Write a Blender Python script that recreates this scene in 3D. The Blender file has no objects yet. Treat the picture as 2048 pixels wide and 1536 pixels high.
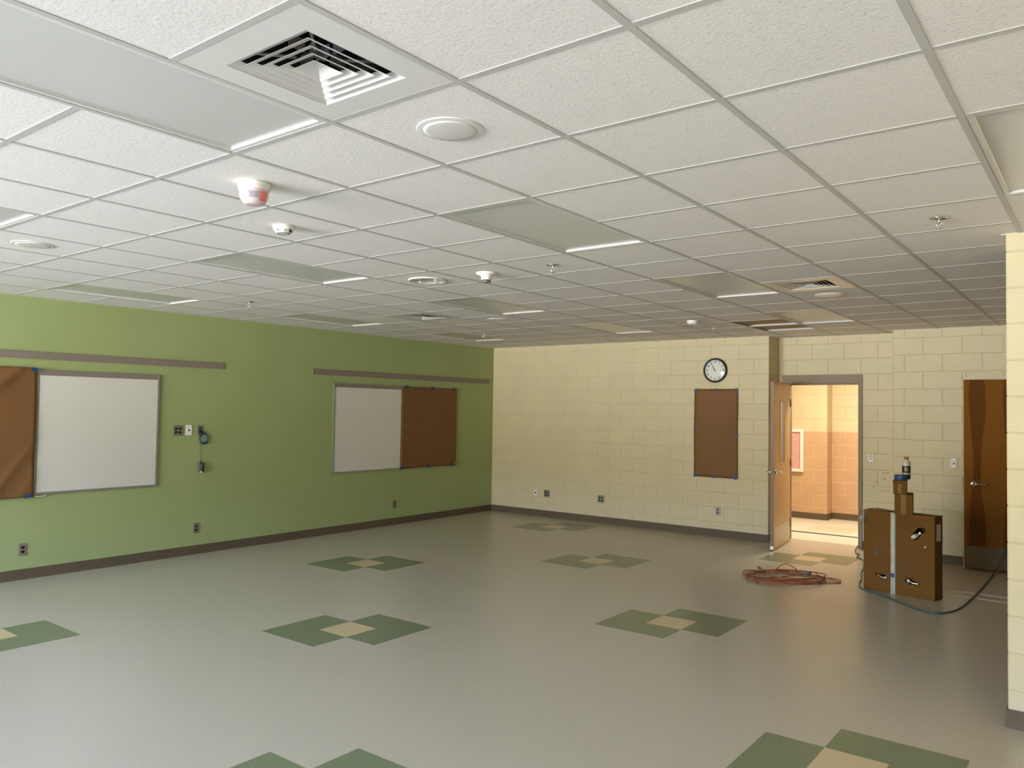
import bpy, bmesh, math, random
from mathutils import Vector, Matrix

random.seed(7)
S = bpy.context.scene
COL = S.collection

# ------------------------------------------------------------------ camera
H = 2.74                      # ceiling height
T = 0.6096                    # ceiling module
U = 0.3048                    # floor tile
cam_d = bpy.data.cameras.new('camera')
cam = bpy.data.objects.new('camera', cam_d)
COL.objects.link(cam)
yaw, pitch, roll = 0.6551, 0.0322, 0.0152
fw = Vector((-math.sin(yaw) * math.cos(pitch), math.cos(yaw) * math.cos(pitch), math.sin(pitch)))
rt = Vector((math.cos(yaw), math.sin(yaw), 0))
up = rt.cross(fw)
r2 = rt * math.cos(roll) + up * math.sin(roll)
u2 = -rt * math.sin(roll) + up * math.cos(roll)
mw = Matrix((r2, u2, -fw)).transposed().to_4x4()
mw.translation = Vector((2.8485, -1.8166, H - 1.026))
cam.matrix_world = mw
cam_d.sensor_width = 36
cam_d.lens = 1568.45 / 2048 * 36
cam_d.clip_start = 0.05
S.camera = cam

# ------------------------------------------------------------------ view, world, daylight
S.view_settings.view_transform = 'Standard'
S.view_settings.look = 'None'
S.view_settings.gamma = 1
S.view_settings.exposure = 0.0
S.view_settings.use_curve_mapping = False
S.cycles.max_bounces = 9
S.cycles.diffuse_bounces = 7
S.cycles.glossy_bounces = 3
S.cycles.transparent_max_bounces = 12
S.cycles.sample_clamp_indirect = 6
S.cycles.caustics_reflective = False
S.cycles.caustics_refractive = False

W = bpy.data.worlds.new('daylight')
S.world = W
W.use_nodes = True
wn = W.node_tree.nodes
wl = W.node_tree.links
wn.clear()
w_out = wn.new('ShaderNodeOutputWorld')
w_bg = wn.new('ShaderNodeBackground')
w_tc = wn.new('ShaderNodeTexCoord')
w_sep = wn.new('ShaderNodeSeparateXYZ')
w_rmp = wn.new('ShaderNodeValToRGB')
w_map = wn.new('ShaderNodeMapRange')
w_map.inputs[1].default_value = -1
w_map.inputs[2].default_value = 1
wl.new(w_tc.outputs['Generated'], w_sep.inputs[0])
wl.new(w_sep.outputs[2], w_map.inputs[0])
wl.new(w_map.outputs[0], w_rmp.inputs[0])
wl.new(w_rmp.outputs[0], w_bg.inputs[0])
wl.new(w_bg.outputs[0], w_out.inputs[0])
cr = w_rmp.color_ramp
cr.elements[0].position = 0.0
cr.elements[0].color = (0.94, 0.915, 0.88, 1)      # sunlit paving outside, below the horizon
cr.elements[1].position = 1.0
cr.elements[-1].color = (0.26, 0.55, 1.40, 1)      # sky overhead
e = cr.elements.new(0.490); e.color = (0.94, 0.915, 0.88, 1)
e = cr.elements.new(0.505); e.color = (0.48, 0.44, 0.34, 1)      # horizon haze, dimmed and warmed to shape the light on the far walls
e = cr.elements.new(0.53); e.color = (0.49, 0.47, 0.40, 1)
e = cr.elements.new(0.66); e.color = (0.42, 0.82, 1.90, 1)
w_bg.inputs[1].default_value = 77.0

WIN = [(-5.0, -3.1), (-2.9, -1.0), (-0.8, 0.5)]   # windows in the back wall
WZ = (0.75, 2.55)
YB = -7.5
for a, b in WIN:
    ld = bpy.data.lights.new('window_portal', 'AREA')
    ld.shape = 'RECTANGLE'
    ld.size = b - a
    ld.size_y = WZ[1] - WZ[0]
    ld.cycles.is_portal = True
    lo = bpy.data.objects.new('window_portal', ld)
    lo.location = ((a + b) / 2, YB - 0.12, (WZ[0] + WZ[1]) / 2)
    lo.rotation_euler = (math.radians(90), 0, 0)
    COL.objects.link(lo)

HALL_POWER = 95.0
hd = bpy.data.lights.new('hall_lamp', 'AREA')
hd.shape = 'RECTANGLE'
hd.size = 1.1
hd.size_y = 0.5
hd.energy = HALL_POWER
hd.color = (1.0, 0.85, 0.66)
hl = bpy.data.objects.new('hall_lamp', hd)
hl.location = (-0.35, 9.9, H - 0.02)
COL.objects.link(hl)


# ------------------------------------------------------------------ materials
def mat(name, base, rough=0.6, metal=0.0, spec=0.5):
    m = bpy.data.materials.new(name)
    m.use_nodes = True
    p = m.node_tree.nodes['Principled BSDF']
    p.inputs['Base Color'].default_value = (*base, 1)
    p.inputs['Roughness'].default_value = rough
    p.inputs['Metallic'].default_value = metal
    p.inputs['Specular IOR Level'].default_value = spec
    return m


def nd(m, kind, **kw):
    n = m.node_tree.nodes.new(kind)
    for k, v in kw.items():
        if k in ('inp',):
            for i, val in v.items():
                n.inputs[i].default_value = val
        else:
            setattr(n, k, v)
    return n


def lk(m, a, b):
    m.node_tree.links.new(a, b)


def ramp(m, stops):
    n = m.node_tree.nodes.new('ShaderNodeValToRGB')
    el = n.color_ramp.elements
    while len(el) < len(stops):
        el.new(0.5)
    for e_, (pos, c) in zip(el, stops):
        e_.position = pos
        e_.color = (*c, 1) if len(c) == 3 else c
    return n


def mottled(name, base, amt=0.06, scale=6.0, rough=0.6, metal=0.0, bump=0.0, bscale=80.0, spec=0.5, coord='Object', rvar=0.0):
    """procedural paint or plaster: slow mottling plus fine relief"""
    m = mat(name, base, rough, metal, spec)
    p = m.node_tree.nodes['Principled BSDF']
    tc = nd(m, 'ShaderNodeNewGeometry') if coord == 'World' else nd(m, 'ShaderNodeTexCoord')
    vec = tc.outputs['Position'] if coord == 'World' else tc.outputs['Object']
    n = nd(m, 'ShaderNodeTexNoise', inp={'Scale': scale, 'Detail': 4.0})
    lk(m, vec, n.inputs['Vector'])
    lo = tuple(c * (1 - amt) for c in base)
    hi = tuple(min(1, c * (1 + amt)) for c in base)
    r = ramp(m, [(0.3, lo), (0.7, hi)])
    lk(m, n.outputs['Fac'], r.inputs[0])
    lk(m, r.outputs[0], p.inputs['Base Color'])
    if rvar:
        mr = nd(m, 'ShaderNodeMapRange', inp={3: rough - rvar, 4: rough + rvar})
        lk(m, n.outputs['Fac'], mr.inputs[0])
        lk(m, mr.outputs[0], p.inputs['Roughness'])
    if bump:
        b = nd(m, 'ShaderNodeTexNoise', inp={'Scale': bscale, 'Detail': 3.0})
        lk(m, vec, b.inputs['Vector'])
        bn = nd(m, 'ShaderNodeBump', inp={'Strength': bump, 'Distance': 0.004})
        lk(m, b.outputs['Fac'], bn.inputs['Height'])
        lk(m, bn.outputs[0], p.inputs['Normal'])
    return m


def flecked(name, base, light, dark, rough=0.28):
    """vinyl composition tile: marbled base with small light and dark chips"""
    m = mat(name, base, rough)
    p = m.node_tree.nodes['Principled BSDF']
    g = nd(m, 'ShaderNodeNewGeometry')
    n1 = nd(m, 'ShaderNodeTexNoise', inp={'Scale': 70.0, 'Detail': 3.0})
    n2 = nd(m, 'ShaderNodeTexNoise', inp={'Scale': 130.0, 'Detail': 0.0})
    mp = nd(m, 'ShaderNodeMapping', inp={'Location': (3.1, 7.7, 0)})
    lk(m, g.outputs['Position'], n1.inputs['Vector'])
    lk(m, g.outputs['Position'], mp.inputs['Vector'])
    lk(m, mp.outputs[0], n2.inputs['Vector'])
    r1 = ramp(m, [(0.36, base), (0.62, light)])
    lk(m, n1.outputs['Fac'], r1.inputs[0])
    r2_ = ramp(m, [(0.70, (0, 0, 0)), (0.78, (0.8, 0.8, 0.8))])
    lk(m, n2.outputs['Fac'], r2_.inputs[0])
    mx = nd(m, 'ShaderNodeMix', data_type='RGBA')
    lk(m, r2_.outputs[0], mx.inputs[0])
    lk(m, r1.outputs[0], mx.inputs[6])
    mx.inputs[7].default_value = (*dark, 1)
    lk(m, mx.outputs[2], p.inputs['Base Color'])
    return m


def ceiling_tile_mat(name, base):
    m = mat(name, base, 0.9, spec=0.2)
    p = m.node_tree.nodes['Principled BSDF']
    g = nd(m, 'ShaderNodeNewGeometry')
    n1 = nd(m, 'ShaderNodeTexNoise', inp={'Scale': 150.0, 'Detail': 2.0})
    n2 = nd(m, 'ShaderNodeTexVoronoi', inp={'Scale': 70.0})
    lk(m, g.outputs['Position'], n1.inputs['Vector'])
    lk(m, g.outputs['Position'], n2.inputs['Vector'])
    r1 = ramp(m, [(0.28, tuple(c * 0.74 for c in base)), (0.40, base)])
    lk(m, n1.outputs['Fac'], r1.inputs[0])
    lk(m, r1.outputs[0], p.inputs['Base Color'])
    add = nd(m, 'ShaderNodeMath', operation='ADD')
    lk(m, n1.outputs['Fac'], add.inputs[0])
    lk(m, n2.outputs['Distance'], add.inputs[1])
    bn = nd(m, 'ShaderNodeBump', inp={'Strength': 0.18, 'Distance': 0.002})
    lk(m, add.outputs[0], bn.inputs['Height'])
    lk(m, bn.outputs[0], p.inputs['Normal'])
    return m


def wood(name, light, dark, band=0.0, rough=0.4):
    """veneer: fine vertical grain; band > 0 adds broad dark heartwood stripes"""
    m = mat(name, light, rough)
    p = m.node_tree.nodes['Principled BSDF']
    tc = nd(m, 'ShaderNodeTexCoord')
    mp = nd(m, 'ShaderNodeMapping', inp={'Scale': (26, 26, 1.1)})
    lk(m, tc.outputs['Object'], mp.inputs['Vector'])
    n1 = nd(m, 'ShaderNodeTexNoise', inp={'Scale': 2.0, 'Detail': 5.0, 'Distortion': 0.4})
    lk(m, mp.outputs[0], n1.inputs['Vector'])
    r1 = ramp(m, [(0.25, tuple(a * 0.78 + b * 0.22 for a, b in zip(light, dark))), (0.7, light)])
    lk(m, n1.outputs['Fac'], r1.inputs[0])
    if band:
        sep = nd(m, 'ShaderNodeSeparateXYZ')
        lk(m, tc.outputs['Object'], sep.inputs[0])
        mp2 = nd(m, 'ShaderNodeMapping', inp={'Scale': (0.7, 0.7, 1.5), 'Location': (0.4, 0, 0.3)})
        lk(m, tc.outputs['Object'], mp2.inputs['Vector'])
        n2 = nd(m, 'ShaderNodeTexNoise', inp={'Scale': 1.6, 'Detail': 2.0})
        lk(m, mp2.outputs[0], n2.inputs['Vector'])
        off = nd(m, 'ShaderNodeMath', operation='MULTIPLY_ADD', inp={1: 0.04, 2: -0.02})
        lk(m, n2.outputs['Fac'], off.inputs[0])
        sx = nd(m, 'ShaderNodeMath', operation='ADD')
        lk(m, sep.outputs[0], sx.inputs[0])
        lk(m, off.outputs[0], sx.inputs[1])
        # distance from the stripe axes, stripes 0.34 m apart
        pp_ = nd(m, 'ShaderNodeMath', operation='PINGPONG', inp={1: 0.168})
        ad = nd(m, 'ShaderNodeMath', operation='ADD', inp={1: 0.206})
        lk(m, sx.outputs[0], ad.inputs[0])
        lk(m, ad.outputs[0], pp_.inputs[0])
        # stripe half-width swells and narrows up the door
        wv = nd(m, 'ShaderNodeMath', operation='SINE')
        sc_ = nd(m, 'ShaderNodeMath', operation='MULTIPLY', inp={1: 4.2})
        lk(m, sep.outputs[2], sc_.inputs[0])
        lk(m, sc_.outputs[0], wv.inputs[0])
        wd = nd(m, 'ShaderNodeMath', operation='MULTIPLY_ADD', inp={1: 0.024, 2: 0.058})
        lk(m, wv.outputs[0], wd.inputs[0])
        df = nd(m, 'ShaderNodeMath', operation='SUBTRACT')
        lk(m, pp_.outputs[0], df.inputs[0])
        lk(m, wd.outputs[0], df.inputs[1])
        r2_ = ramp(m, [(0.48, (band, band, band)), (0.52, (0, 0, 0))])
        mr = nd(m, 'ShaderNodeMapRange', inp={1: -0.12, 2: 0.12})
        lk(m, df.outputs[0], mr.inputs[0])
        lk(m, mr.outputs[0], r2_.inputs[0])
        mx = nd(m, 'ShaderNodeMix', data_type='RGBA')
        lk(m, r2_.outputs[0], mx.inputs[0])
        lk(m, r1.outputs[0], mx.inputs[6])
        mx.inputs[7].default_value = (*dark, 1)
        lk(m, mx.outputs[2], p.inputs['Base Color'])
    else:
        lk(m, r1.outputs[0], p.inputs['Base Color'])
    return m


def pane_mat(name, tint=(1, 1, 1)):
    m = bpy.data.materials.new(name)
    m.use_nodes = True
    nt = m.node_tree
    nt.nodes.clear()
    o = nt.nodes.new('ShaderNodeOutputMaterial')
    t = nt.nodes.new('ShaderNodeBsdfTransparent')
    t.inputs[0].default_value = (*tint, 1)
    g = nt.nodes.new('ShaderNodeBsdfGlossy')
    g.inputs['Roughness'].default_value = 0.02
    lw = nt.nodes.new('ShaderNodeLayerWeight')
    lw.inputs[0].default_value = 0.5
    pw = nt.nodes.new('ShaderNodeMath')
    pw.operation = 'POWER'
    pw.inputs[1].default_value = 5.0
    f = nt.nodes.new('ShaderNodeMath')
    f.operation = 'MULTIPLY_ADD'
    f.inputs[1].default_value = 0.96
    f.inputs[2].default_value = 0.04
    nt.links.new(lw.outputs['Facing'], pw.inputs[0])
    nt.links.new(pw.outputs[0], f.inputs[0])
    mx = nt.nodes.new('ShaderNodeMixShader')
    nt.links.new(f.outputs[0], mx.inputs[0])
    nt.links.new(t.outputs[0], mx.inputs[1])
    nt.links.new(g.outputs[0], mx.inputs[2])
    nt.links.new(mx.outputs[0], o.inputs[0])
    return m


M = {}
M['green'] = mottled('green_wall_paint', (0.325, 0.39, 0.165), 0.03, 1.5, 0.55, bump=0.08, bscale=120, coord='World')
M['cream'] = mottled('cream_block_paint', (0.60, 0.525, 0.33), 0.035, 3.0, 0.5, bump=0.28, bscale=90, coord='World')
M['mortar'] = mottled('cream_mortar_paint', (0.55, 0.475, 0.305), 0.03, 3.0, 0.6, coord='World')
M['peach'] = mottled('peach_block_paint', (0.53, 0.345, 0.205), 0.04, 3.0, 0.4, bump=0.22, bscale=90, coord='World')
M['peach_mortar'] = mottled('peach_mortar_paint', (0.66, 0.46, 0.30), 0.03, 3.0, 0.5, coord='World')
M['plaster'] = mottled('cream_plaster', (0.66, 0.60, 0.44), 0.03, 2.0, 0.6, coord='World')
M['deck'] = mottled('plenum_deck', (0.30, 0.26, 0.21), 0.1, 2.0, 0.9, coord='World')
M['vct'] = flecked('grey_vinyl_tile', (0.49, 0.448, 0.340), (0.525, 0.485, 0.375), (0.33, 0.29, 0.215))
M['vct_green'] = flecked('green_vinyl_tile', (0.155, 0.190, 0.098), (0.20, 0.235, 0.13), (0.27, 0.30, 0.19))
M['vct_beige'] = flecked('beige_vinyl_tile', (0.60, 0.48, 0.27), (0.65, 0.53, 0.31), (0.52, 0.39, 0.21))
M['vct_hall'] = flecked('pale_vinyl_tile', (0.74, 0.70, 0.60), (0.78, 0.74, 0.64), (0.62, 0.56, 0.46))
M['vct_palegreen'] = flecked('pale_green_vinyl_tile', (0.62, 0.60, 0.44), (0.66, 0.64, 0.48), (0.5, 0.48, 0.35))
M['scuff'] = mottled('brown_scuff', (0.40, 0.31, 0.17), 0.15, 30, 0.7)
M['hole'] = mottled('dark_drill_hole', (0.10, 0.06, 0.03), 0.1, 30, 0.9)
M['bare'] = mottled('bare_floor_patch', (0.40, 0.34, 0.27), 0.1, 4.0, 0.6, coord='World')
M['adhesive'] = mottled('pale_adhesive', (0.62, 0.57, 0.46), 0.15, 20.0, 0.5)
M['tile'] = ceiling_tile_mat('mineral_ceiling_tile', (0.81, 0.775, 0.755))
M['tbar'] = mottled('white_painted_steel', (0.52, 0.505, 0.485), 0.02, 5, 0.5)
M['angle'] = mottled('white_wall_angle', (0.74, 0.73, 0.70), 0.02, 5, 0.5)
M['lens'] = mottled('frosted_lamp_lens', (0.62, 0.615, 0.595), 0.02, 1.0, 0.26)
M['white'] = mottled('white_enamel', (0.74, 0.72, 0.70), 0.02, 4, 0.26)
M['plastic'] = mottled('white_plastic', (0.84, 0.82, 0.78), 0.02, 9, 0.35)
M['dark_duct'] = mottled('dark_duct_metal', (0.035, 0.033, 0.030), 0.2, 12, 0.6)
M['duct'] = mottled('galvanised_damper', (0.34, 0.33, 0.31), 0.1, 12, 0.4)
M['chrome'] = mottled('chrome', (0.70, 0.69, 0.66), 0.05, 20, 0.18, metal=1.0)
M['steel'] = mottled('brushed_steel', (0.30, 0.27, 0.215), 0.06, 25, 0.45, metal=0.5)
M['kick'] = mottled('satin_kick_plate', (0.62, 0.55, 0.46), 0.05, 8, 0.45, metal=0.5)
M['kick_dark'] = mottled('shaded_kick_plate', (0.215, 0.170, 0.115), 0.05, 8, 0.55, metal=0.3)  # same metal as the hall plate, its dim reflection put into the colour
M['black'] = mottled('black_plastic', (0.012, 0.012, 0.012), 0.2, 20, 0.35)
M['base'] = mottled('brown_vinyl_base', (0.118, 0.088, 0.052), 0.06, 3, 0.6, spec=0.25, coord='World')
M['frame'] = mottled('taupe_frame_paint', (0.245, 0.195, 0.135), 0.04, 4, 0.5, spec=0.3)
M['rail'] = mottled('taupe_cork_rail', (0.225, 0.185, 0.160), 0.08, 60, 0.7, bump=0.1, bscale=300)
M['alu'] = mottled('anodised_aluminium', (0.36, 0.37, 0.32), 0.04, 10, 0.35, metal=0.6)
M['whiteboard'] = mottled('whiteboard_enamel', (0.68, 0.665, 0.615), 0.015, 1.5, 0.22)
M['cork'] = mottled('tan_cork', (0.36, 0.24, 0.13), 0.2, 120, 0.9)
M['kraft'] = mottled('kraft_paper', (0.19, 0.092, 0.034), 0.06, 2.5, 0.6, bump=0.05, bscale=60, spec=0.25)
M['tape'] = mottled('blue_painter_tape', (0.012, 0.052, 0.155), 0.1, 30, 0.5)
M['clear_tape'] = mottled('translucent_packing_tape', (0.40, 0.43, 0.36), 0.12, 14, 0.18)
M['card'] = mottled('brown_cardboard', (0.145, 0.066, 0.010), 0.05, 5, 0.75, spec=0.2)
M['tan'] = mottled('tan_backing_board', (0.44, 0.31, 0.19), 0.06, 4, 0.8, spec=0.2)
M['card_pale'] = mottled('pale_cardboard', (0.25, 0.14, 0.045), 0.05, 5, 0.75, spec=0.2)
M['print'] = mottled('dark_brown_print', (0.12, 0.065, 0.030), 0.2, 40, 0.7)
M['print_blue'] = mottled('blue_print', (0.04, 0.075, 0.15), 0.2, 40, 0.6)
M['paper'] = mottled('white_paper', (0.66, 0.63, 0.56), 0.06, 30, 0.6)
M['maple'] = wood('maple_veneer', (0.68, 0.43, 0.185), (0.34, 0.17, 0.06), 0.0, 0.38)
M['maple_edge'] = wood('maple_edge_band', (0.20, 0.092, 0.022), (0.12, 0.05, 0.012), 0.0, 0.45)
M['birch'] = wood('birch_veneer_heartwood', (0.24, 0.092, 0.009), (0.125, 0.036, 0.004), 0.9, 0.35)
M['lite'] = wood('dark_lite_stop', (0.17, 0.095, 0.035), (0.08, 0.04, 0.015), 0.0, 0.5)
M['glass'] = pane_mat('clear_glass')
M['wrap'] = pane_mat('clear_plastic_wrap', (0.86, 0.84, 0.80))
M['clock_face'] = mottled('white_clock_face', (0.72, 0.71, 0.68), 0.01, 3, 0.5)
M['cord'] = mottled('orange_brown_cord', (0.30, 0.085, 0.028), 0.25, 9, 0.45)
M['hose'] = mottled('teal_green_cord', (0.050, 0.105, 0.085), 0.15, 12, 0.45)
M['blue_cable'] = mottled('blue_patch_cable', (0.022, 0.075, 0.20), 0.15, 20, 0.4)
M['grey_plastic'] = mottled('grey_plastic', (0.13, 0.13, 0.12), 0.1, 20, 0.4)
M['red'] = mottled('red_lens', (0.80, 0.20, 0.20), 0.06, 20, 0.25)
M['strobe'] = mottled('pinkish_strobe_lens', (0.66, 0.55, 0.54), 0.04, 14, 0.2)
M['reflector'] = mottled('lavender_reflector', (0.36, 0.33, 0.40), 0.06, 30, 0.25)
M['pink'] = mottled('pink_board_cloth', (0.62, 0.34, 0.32), 0.05, 30, 0.8)
M['bottle'] = mottled('cloudy_bottle_plastic', (0.58, 0.52, 0.42), 0.04, 20, 0.15)
M['label'] = mottled('black_bottle_label', (0.022, 0.018, 0.014), 0.1, 20, 0.4)
M['cap'] = mottled('orange_bottle_cap', (0.42, 0.095, 0.035), 0.05, 20, 0.4)
M['drink'] = mottled('dark_drink', (0.10, 0.03, 0.014), 0.1, 20, 0.15)
lamp_on = bpy.data.materials.new('lit_lamp_lens')
lamp_on.use_nodes = True
lp = lamp_on.node_tree.nodes['Principled BSDF']
lp.inputs['Emission Color'].default_value = (1.0, 0.78, 0.5, 1)
lp.inputs['Emission Strength'].default_value = 4.0
M['lamp_on'] = lamp_on


# ------------------------------------------------------------------ geometry helpers
def link(name, mesh, material=None, parent=None, loc=None, rot=None):
    o = bpy.data.objects.new(name, mesh)
    COL.objects.link(o)
    if material is not None and mesh is not None and len(mesh.materials) == 0:
        mesh.materials.append(M[material] if isinstance(material, str) else material)
    if parent is not None:
        o.parent = parent
    if loc is not None:
        o.location = loc
    if rot is not None:
        o.rotation_euler = rot
    return o


class MB:
    """mesh builder: collects shapes, then becomes one object"""
    def __init__(self):
        self.v = []
        self.f = []
        self.smooth = []

    def add(self, vs, fs, smooth=False):
        n = len(self.v)
        self.v += [tuple(p) for p in vs]
        self.f += [tuple(i + n for i in q) for q in fs]
        self.smooth += [smooth] * len(fs)
        return self

    def box(self, x0, x1, y0, y1, z0, z1, rz=0.0, c=None):
        vs = [(x, y, z) for z in (z0, z1) for y in (y0, y1) for x in (x0, x1)]
        if rz:
            c = c or ((x0 + x1) / 2, (y0 + y1) / 2)
            ca, sa = math.cos(rz), math.sin(rz)
            vs = [(c[0] + (x - c[0]) * ca - (y - c[1]) * sa, c[1] + (x - c[0]) * sa + (y - c[1]) * ca, z) for x, y, z in vs]
        return self.add(vs, [(0, 2, 3, 1), (4, 5, 7, 6), (0, 1, 5, 4), (2, 6, 7, 3), (0, 4, 6, 2), (1, 3, 7, 5)])

    def lathe(self, prof, n=32, axis='z', c=(0, 0, 0), smooth=True, cap=True):
        """prof: (radius, height) list; axis z up, y = along +y, x = along +x"""
        vs, fs = [], []
        for rr, h in prof:
            for k in range(n):
                a = 2 * math.pi * k / n
                p, q = rr * math.cos(a), rr * math.sin(a)
                if axis == 'z':
                    vs.append((c[0] + p, c[1] + q, c[2] + h))
                elif axis == 'y':
                    vs.append((c[0] + p, c[1] + h, c[2] + q))
                else:
                    vs.append((c[0] + h, c[1] + p, c[2] + q))
        for i in range(len(prof) - 1):
            for k in range(n):
                k2 = (k + 1) % n
                fs.append((i * n + k, i * n + k2, (i + 1) * n + k2, (i + 1) * n + k))
        self.add(vs, fs, smooth)
        if cap:
            b = len(self.v) - len(vs)
            if prof[0][0] > 1e-6:
                self.f.append(tuple(b + k for k in reversed(range(n)))); self.smooth.append(False)
            if prof[-1][0] > 1e-6:
                e0 = b + (len(prof) - 1) * n
                self.f.append(tuple(e0 + k for k in range(n))); self.smooth.append(False)
        return self

    def tube(self, pts, r, n=8, cap=True):
        pts = [Vector(p) for p in pts]
        vs, fs = [], []
        prev = None
        for i, p in enumerate(pts):
            a = pts[max(0, i - 1)]
            b = pts[min(len(pts) - 1, i + 1)]
            t = (b - a)
            t = t.normalized() if t.length > 1e-9 else Vector((0, 0, 1))
            if prev is None:
                ref = Vector((0, 0, 1)) if abs(t.z) < 0.9 else Vector((1, 0, 0))
                nn = (ref - t * ref.dot(t)).normalized()
            else:
                nn = prev - t * prev.dot(t)
                nn = nn.normalized() if nn.length > 1e-6 else t.orthogonal().normalized()
            prev = nn
            bb = t.cross(nn)
            rr = r[i] if isinstance(r, (list, tuple)) else r
            for k in range(n):
                an = 2 * math.pi * k / n
                vs.append(p + nn * (rr * math.cos(an)) + bb * (rr * math.sin(an)))
        for i in range(len(pts) - 1):
            for k in range(n):
                k2 = (k + 1) % n
                fs.append((i * n + k, i * n + k2, (i + 1) * n + k2, (i + 1) * n + k))
        self.add(vs, fs, True)
        if cap:
            b0 = len(self.v) - len(vs)
            self.f.append(tuple(b0 + k for k in reversed(range(n)))); self.smooth.append(False)
            e0 = b0 + (len(pts) - 1) * n
            self.f.append(tuple(e0 + k for k in range(n))); self.smooth.append(False)
        return self

    def xf(self, fn):
        self.v = [tuple(fn(*p)) for p in self.v]
        return self

    def mesh(self, name, material=None, bevel=0.0, seg=2):
        me = bpy.data.meshes.new(name)
        me.from_pydata(self.v, [], self.f)
        me.polygons.foreach_set('use_smooth', self.smooth)
        bm = bmesh.new()
        bm.from_mesh(me)
        bmesh.ops.recalc_face_normals(bm, faces=bm.faces)
        if bevel:
            bmesh.ops.bevel(bm, geom=list(bm.edges), offset=bevel, segments=seg, affect='EDGES', profile=0.6, clamp_overlap=True)
        bm.to_mesh(me)
        bm.free()
        me.update()
        if material is not None:
            me.materials.append(M[material] if isinstance(material, str) else material)
        return me

    def obj(self, name, material, parent=None, bevel=0.0, loc=None, rot=None):
        return link(name, self.mesh(name, material, bevel), None, parent, loc, rot)


def thing(name, label, cat, loc=(0, 0, 0), rz=0.0, group=None):
    o = bpy.data.objects.new(name, None)
    COL.objects.link(o)
    o.empty_display_size = 0.05
    o.location = loc
    o.rotation_euler = (0, 0, rz)
    return tag(o, label, cat, group)


def tag(o, label, cat, group=None):
    o['label'] = label
    o['category'] = cat
    if group:
        o['group'] = group
    return o


def struct(o, label, cat):
    o['kind'] = 'structure'
    o['label'] = label
    o['category'] = cat
    return o


def copy_tree(o, parent=None):
    c = o.copy()
    COL.objects.link(c)
    c.parent = parent
    for ch in o.children:
        copy_tree(ch, c)
    return c


def smooth_path(pts, per=8, closed=False):
    P = [Vector(p) for p in pts]
    n = len(P)
    out = []
    rng = range(n) if closed else range(n - 1)
    for i in rng:
        if closed:
            a, b, c_, d = P[(i - 1) % n], P[i], P[(i + 1) % n], P[(i + 2) % n]
        else:
            a, b, c_, d = P[max(0, i - 1)], P[i], P[i + 1], P[min(n - 1, i + 2)]
        for k in range(per):
            t = k / per
            out.append(0.5 * ((2 * b) + (c_ - a) * t + (2 * a - 5 * b + 4 * c_ - d) * t * t + (3 * b - a - 3 * c_ + d) * t ** 3))
    if not closed:
        out.append(P[-1])
    return out


def text_mesh(body, size, depth=0.0, name='print', bold=0.0):
    cu = bpy.data.curves.new(name, 'FONT')
    cu.body = body
    cu.size = size
    cu.extrude = depth
    cu.offset = bold
    cu.align_x = 'CENTER'
    cu.align_y = 'CENTER'
    cu.resolution_u = 3
    o = bpy.data.objects.new(name, cu)
    COL.objects.link(o)
    bpy.context.view_layer.update()
    dg = bpy.context.evaluated_depsgraph_get()
    me = bpy.data.meshes.new_from_object(o.evaluated_get(dg))
    bpy.data.objects.remove(o)
    bpy.data.curves.remove(cu)
    return me


# rectangle bookkeeping for walls with openings
def cut_rects(rects, holes):
    out = list(rects)
    for (a, b, c, d) in holes:
        nxt = []
        for (u0, u1, z0, z1) in out:
            if b <= u0 + 1e-6 or a >= u1 - 1e-6 or d <= z0 + 1e-6 or c >= z1 - 1e-6:
                nxt.append((u0, u1, z0, z1))
                continue
            if a > u0: nxt.append((u0, a, z0, z1))
            if b < u1: nxt.append((b, u1, z0, z1))
            m0, m1 = max(a, u0), min(b, u1)
            if c > z0: nxt.append((m0, m1, z0, c))
            if d < z1: nxt.append((m0, m1, d, z1))
        out = nxt
    return [q for q in out if q[1] - q[0] > 1e-4 and q[3] - q[2] > 1e-4]


def wall_slab(name, axis, face, back, u0, u1, z0, z1, holes, material, label):
    """axis 'y': wall plane at y=face running along x; axis 'x': plane at x=face running along y"""
    b = MB()
    lo, hi = min(face, back), max(face, back)
    for (a, c, d, e_) in cut_rects([(u0, u1, z0, z1)], holes):
        if axis == 'y':
            b.box(a, c, lo, hi, d, e_)
        else:
            b.box(lo, hi, a, c, d, e_)
    return struct(b.obj(name, material), label, 'wall')


BLOCKS = {}
BW, BH, GAP, DEP, CH = 0.4064, 0.2032, 0.009, 0.003, 0.003


def block_mesh(w, h, axis, sgn, material):
    key = (round(w, 3), round(h, 3), axis, sgn, material)
    if key in BLOCKS:
        return BLOCKS[key]
    w2, h2 = w / 2, h / 2
    vs = [(-w2, 0, -h2), (w2, 0, -h2), (w2, 0, h2), (-w2, 0, h2),
          (-w2, DEP - CH * 0.6, -h2), (w2, DEP - CH * 0.6, -h2), (w2, DEP - CH * 0.6, h2), (-w2, DEP - CH * 0.6, h2),
          (-w2 + CH, DEP, -h2 + CH), (w2 - CH, DEP, -h2 + CH), (w2 - CH, DEP, h2 - CH), (-w2 + CH, DEP, h2 - CH)]
    fs = [(0, 1, 5, 4), (1, 2, 6, 5), (2, 3, 7, 6), (3, 0, 4, 7),
          (4, 5, 9, 8), (5, 6, 10, 9), (6, 7, 11, 10), (7, 4, 8, 11), (8, 9, 10, 11)]
    b = MB().add(vs, fs)
    if axis == 'y':
        b.xf(lambda x, y, z: (x, y * sgn, z))
    else:
        b.xf(lambda x, y, z: (y * sgn, x, z))
    BLOCKS[key] = b.mesh('block', material)
    return BLOCKS[key]


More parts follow.
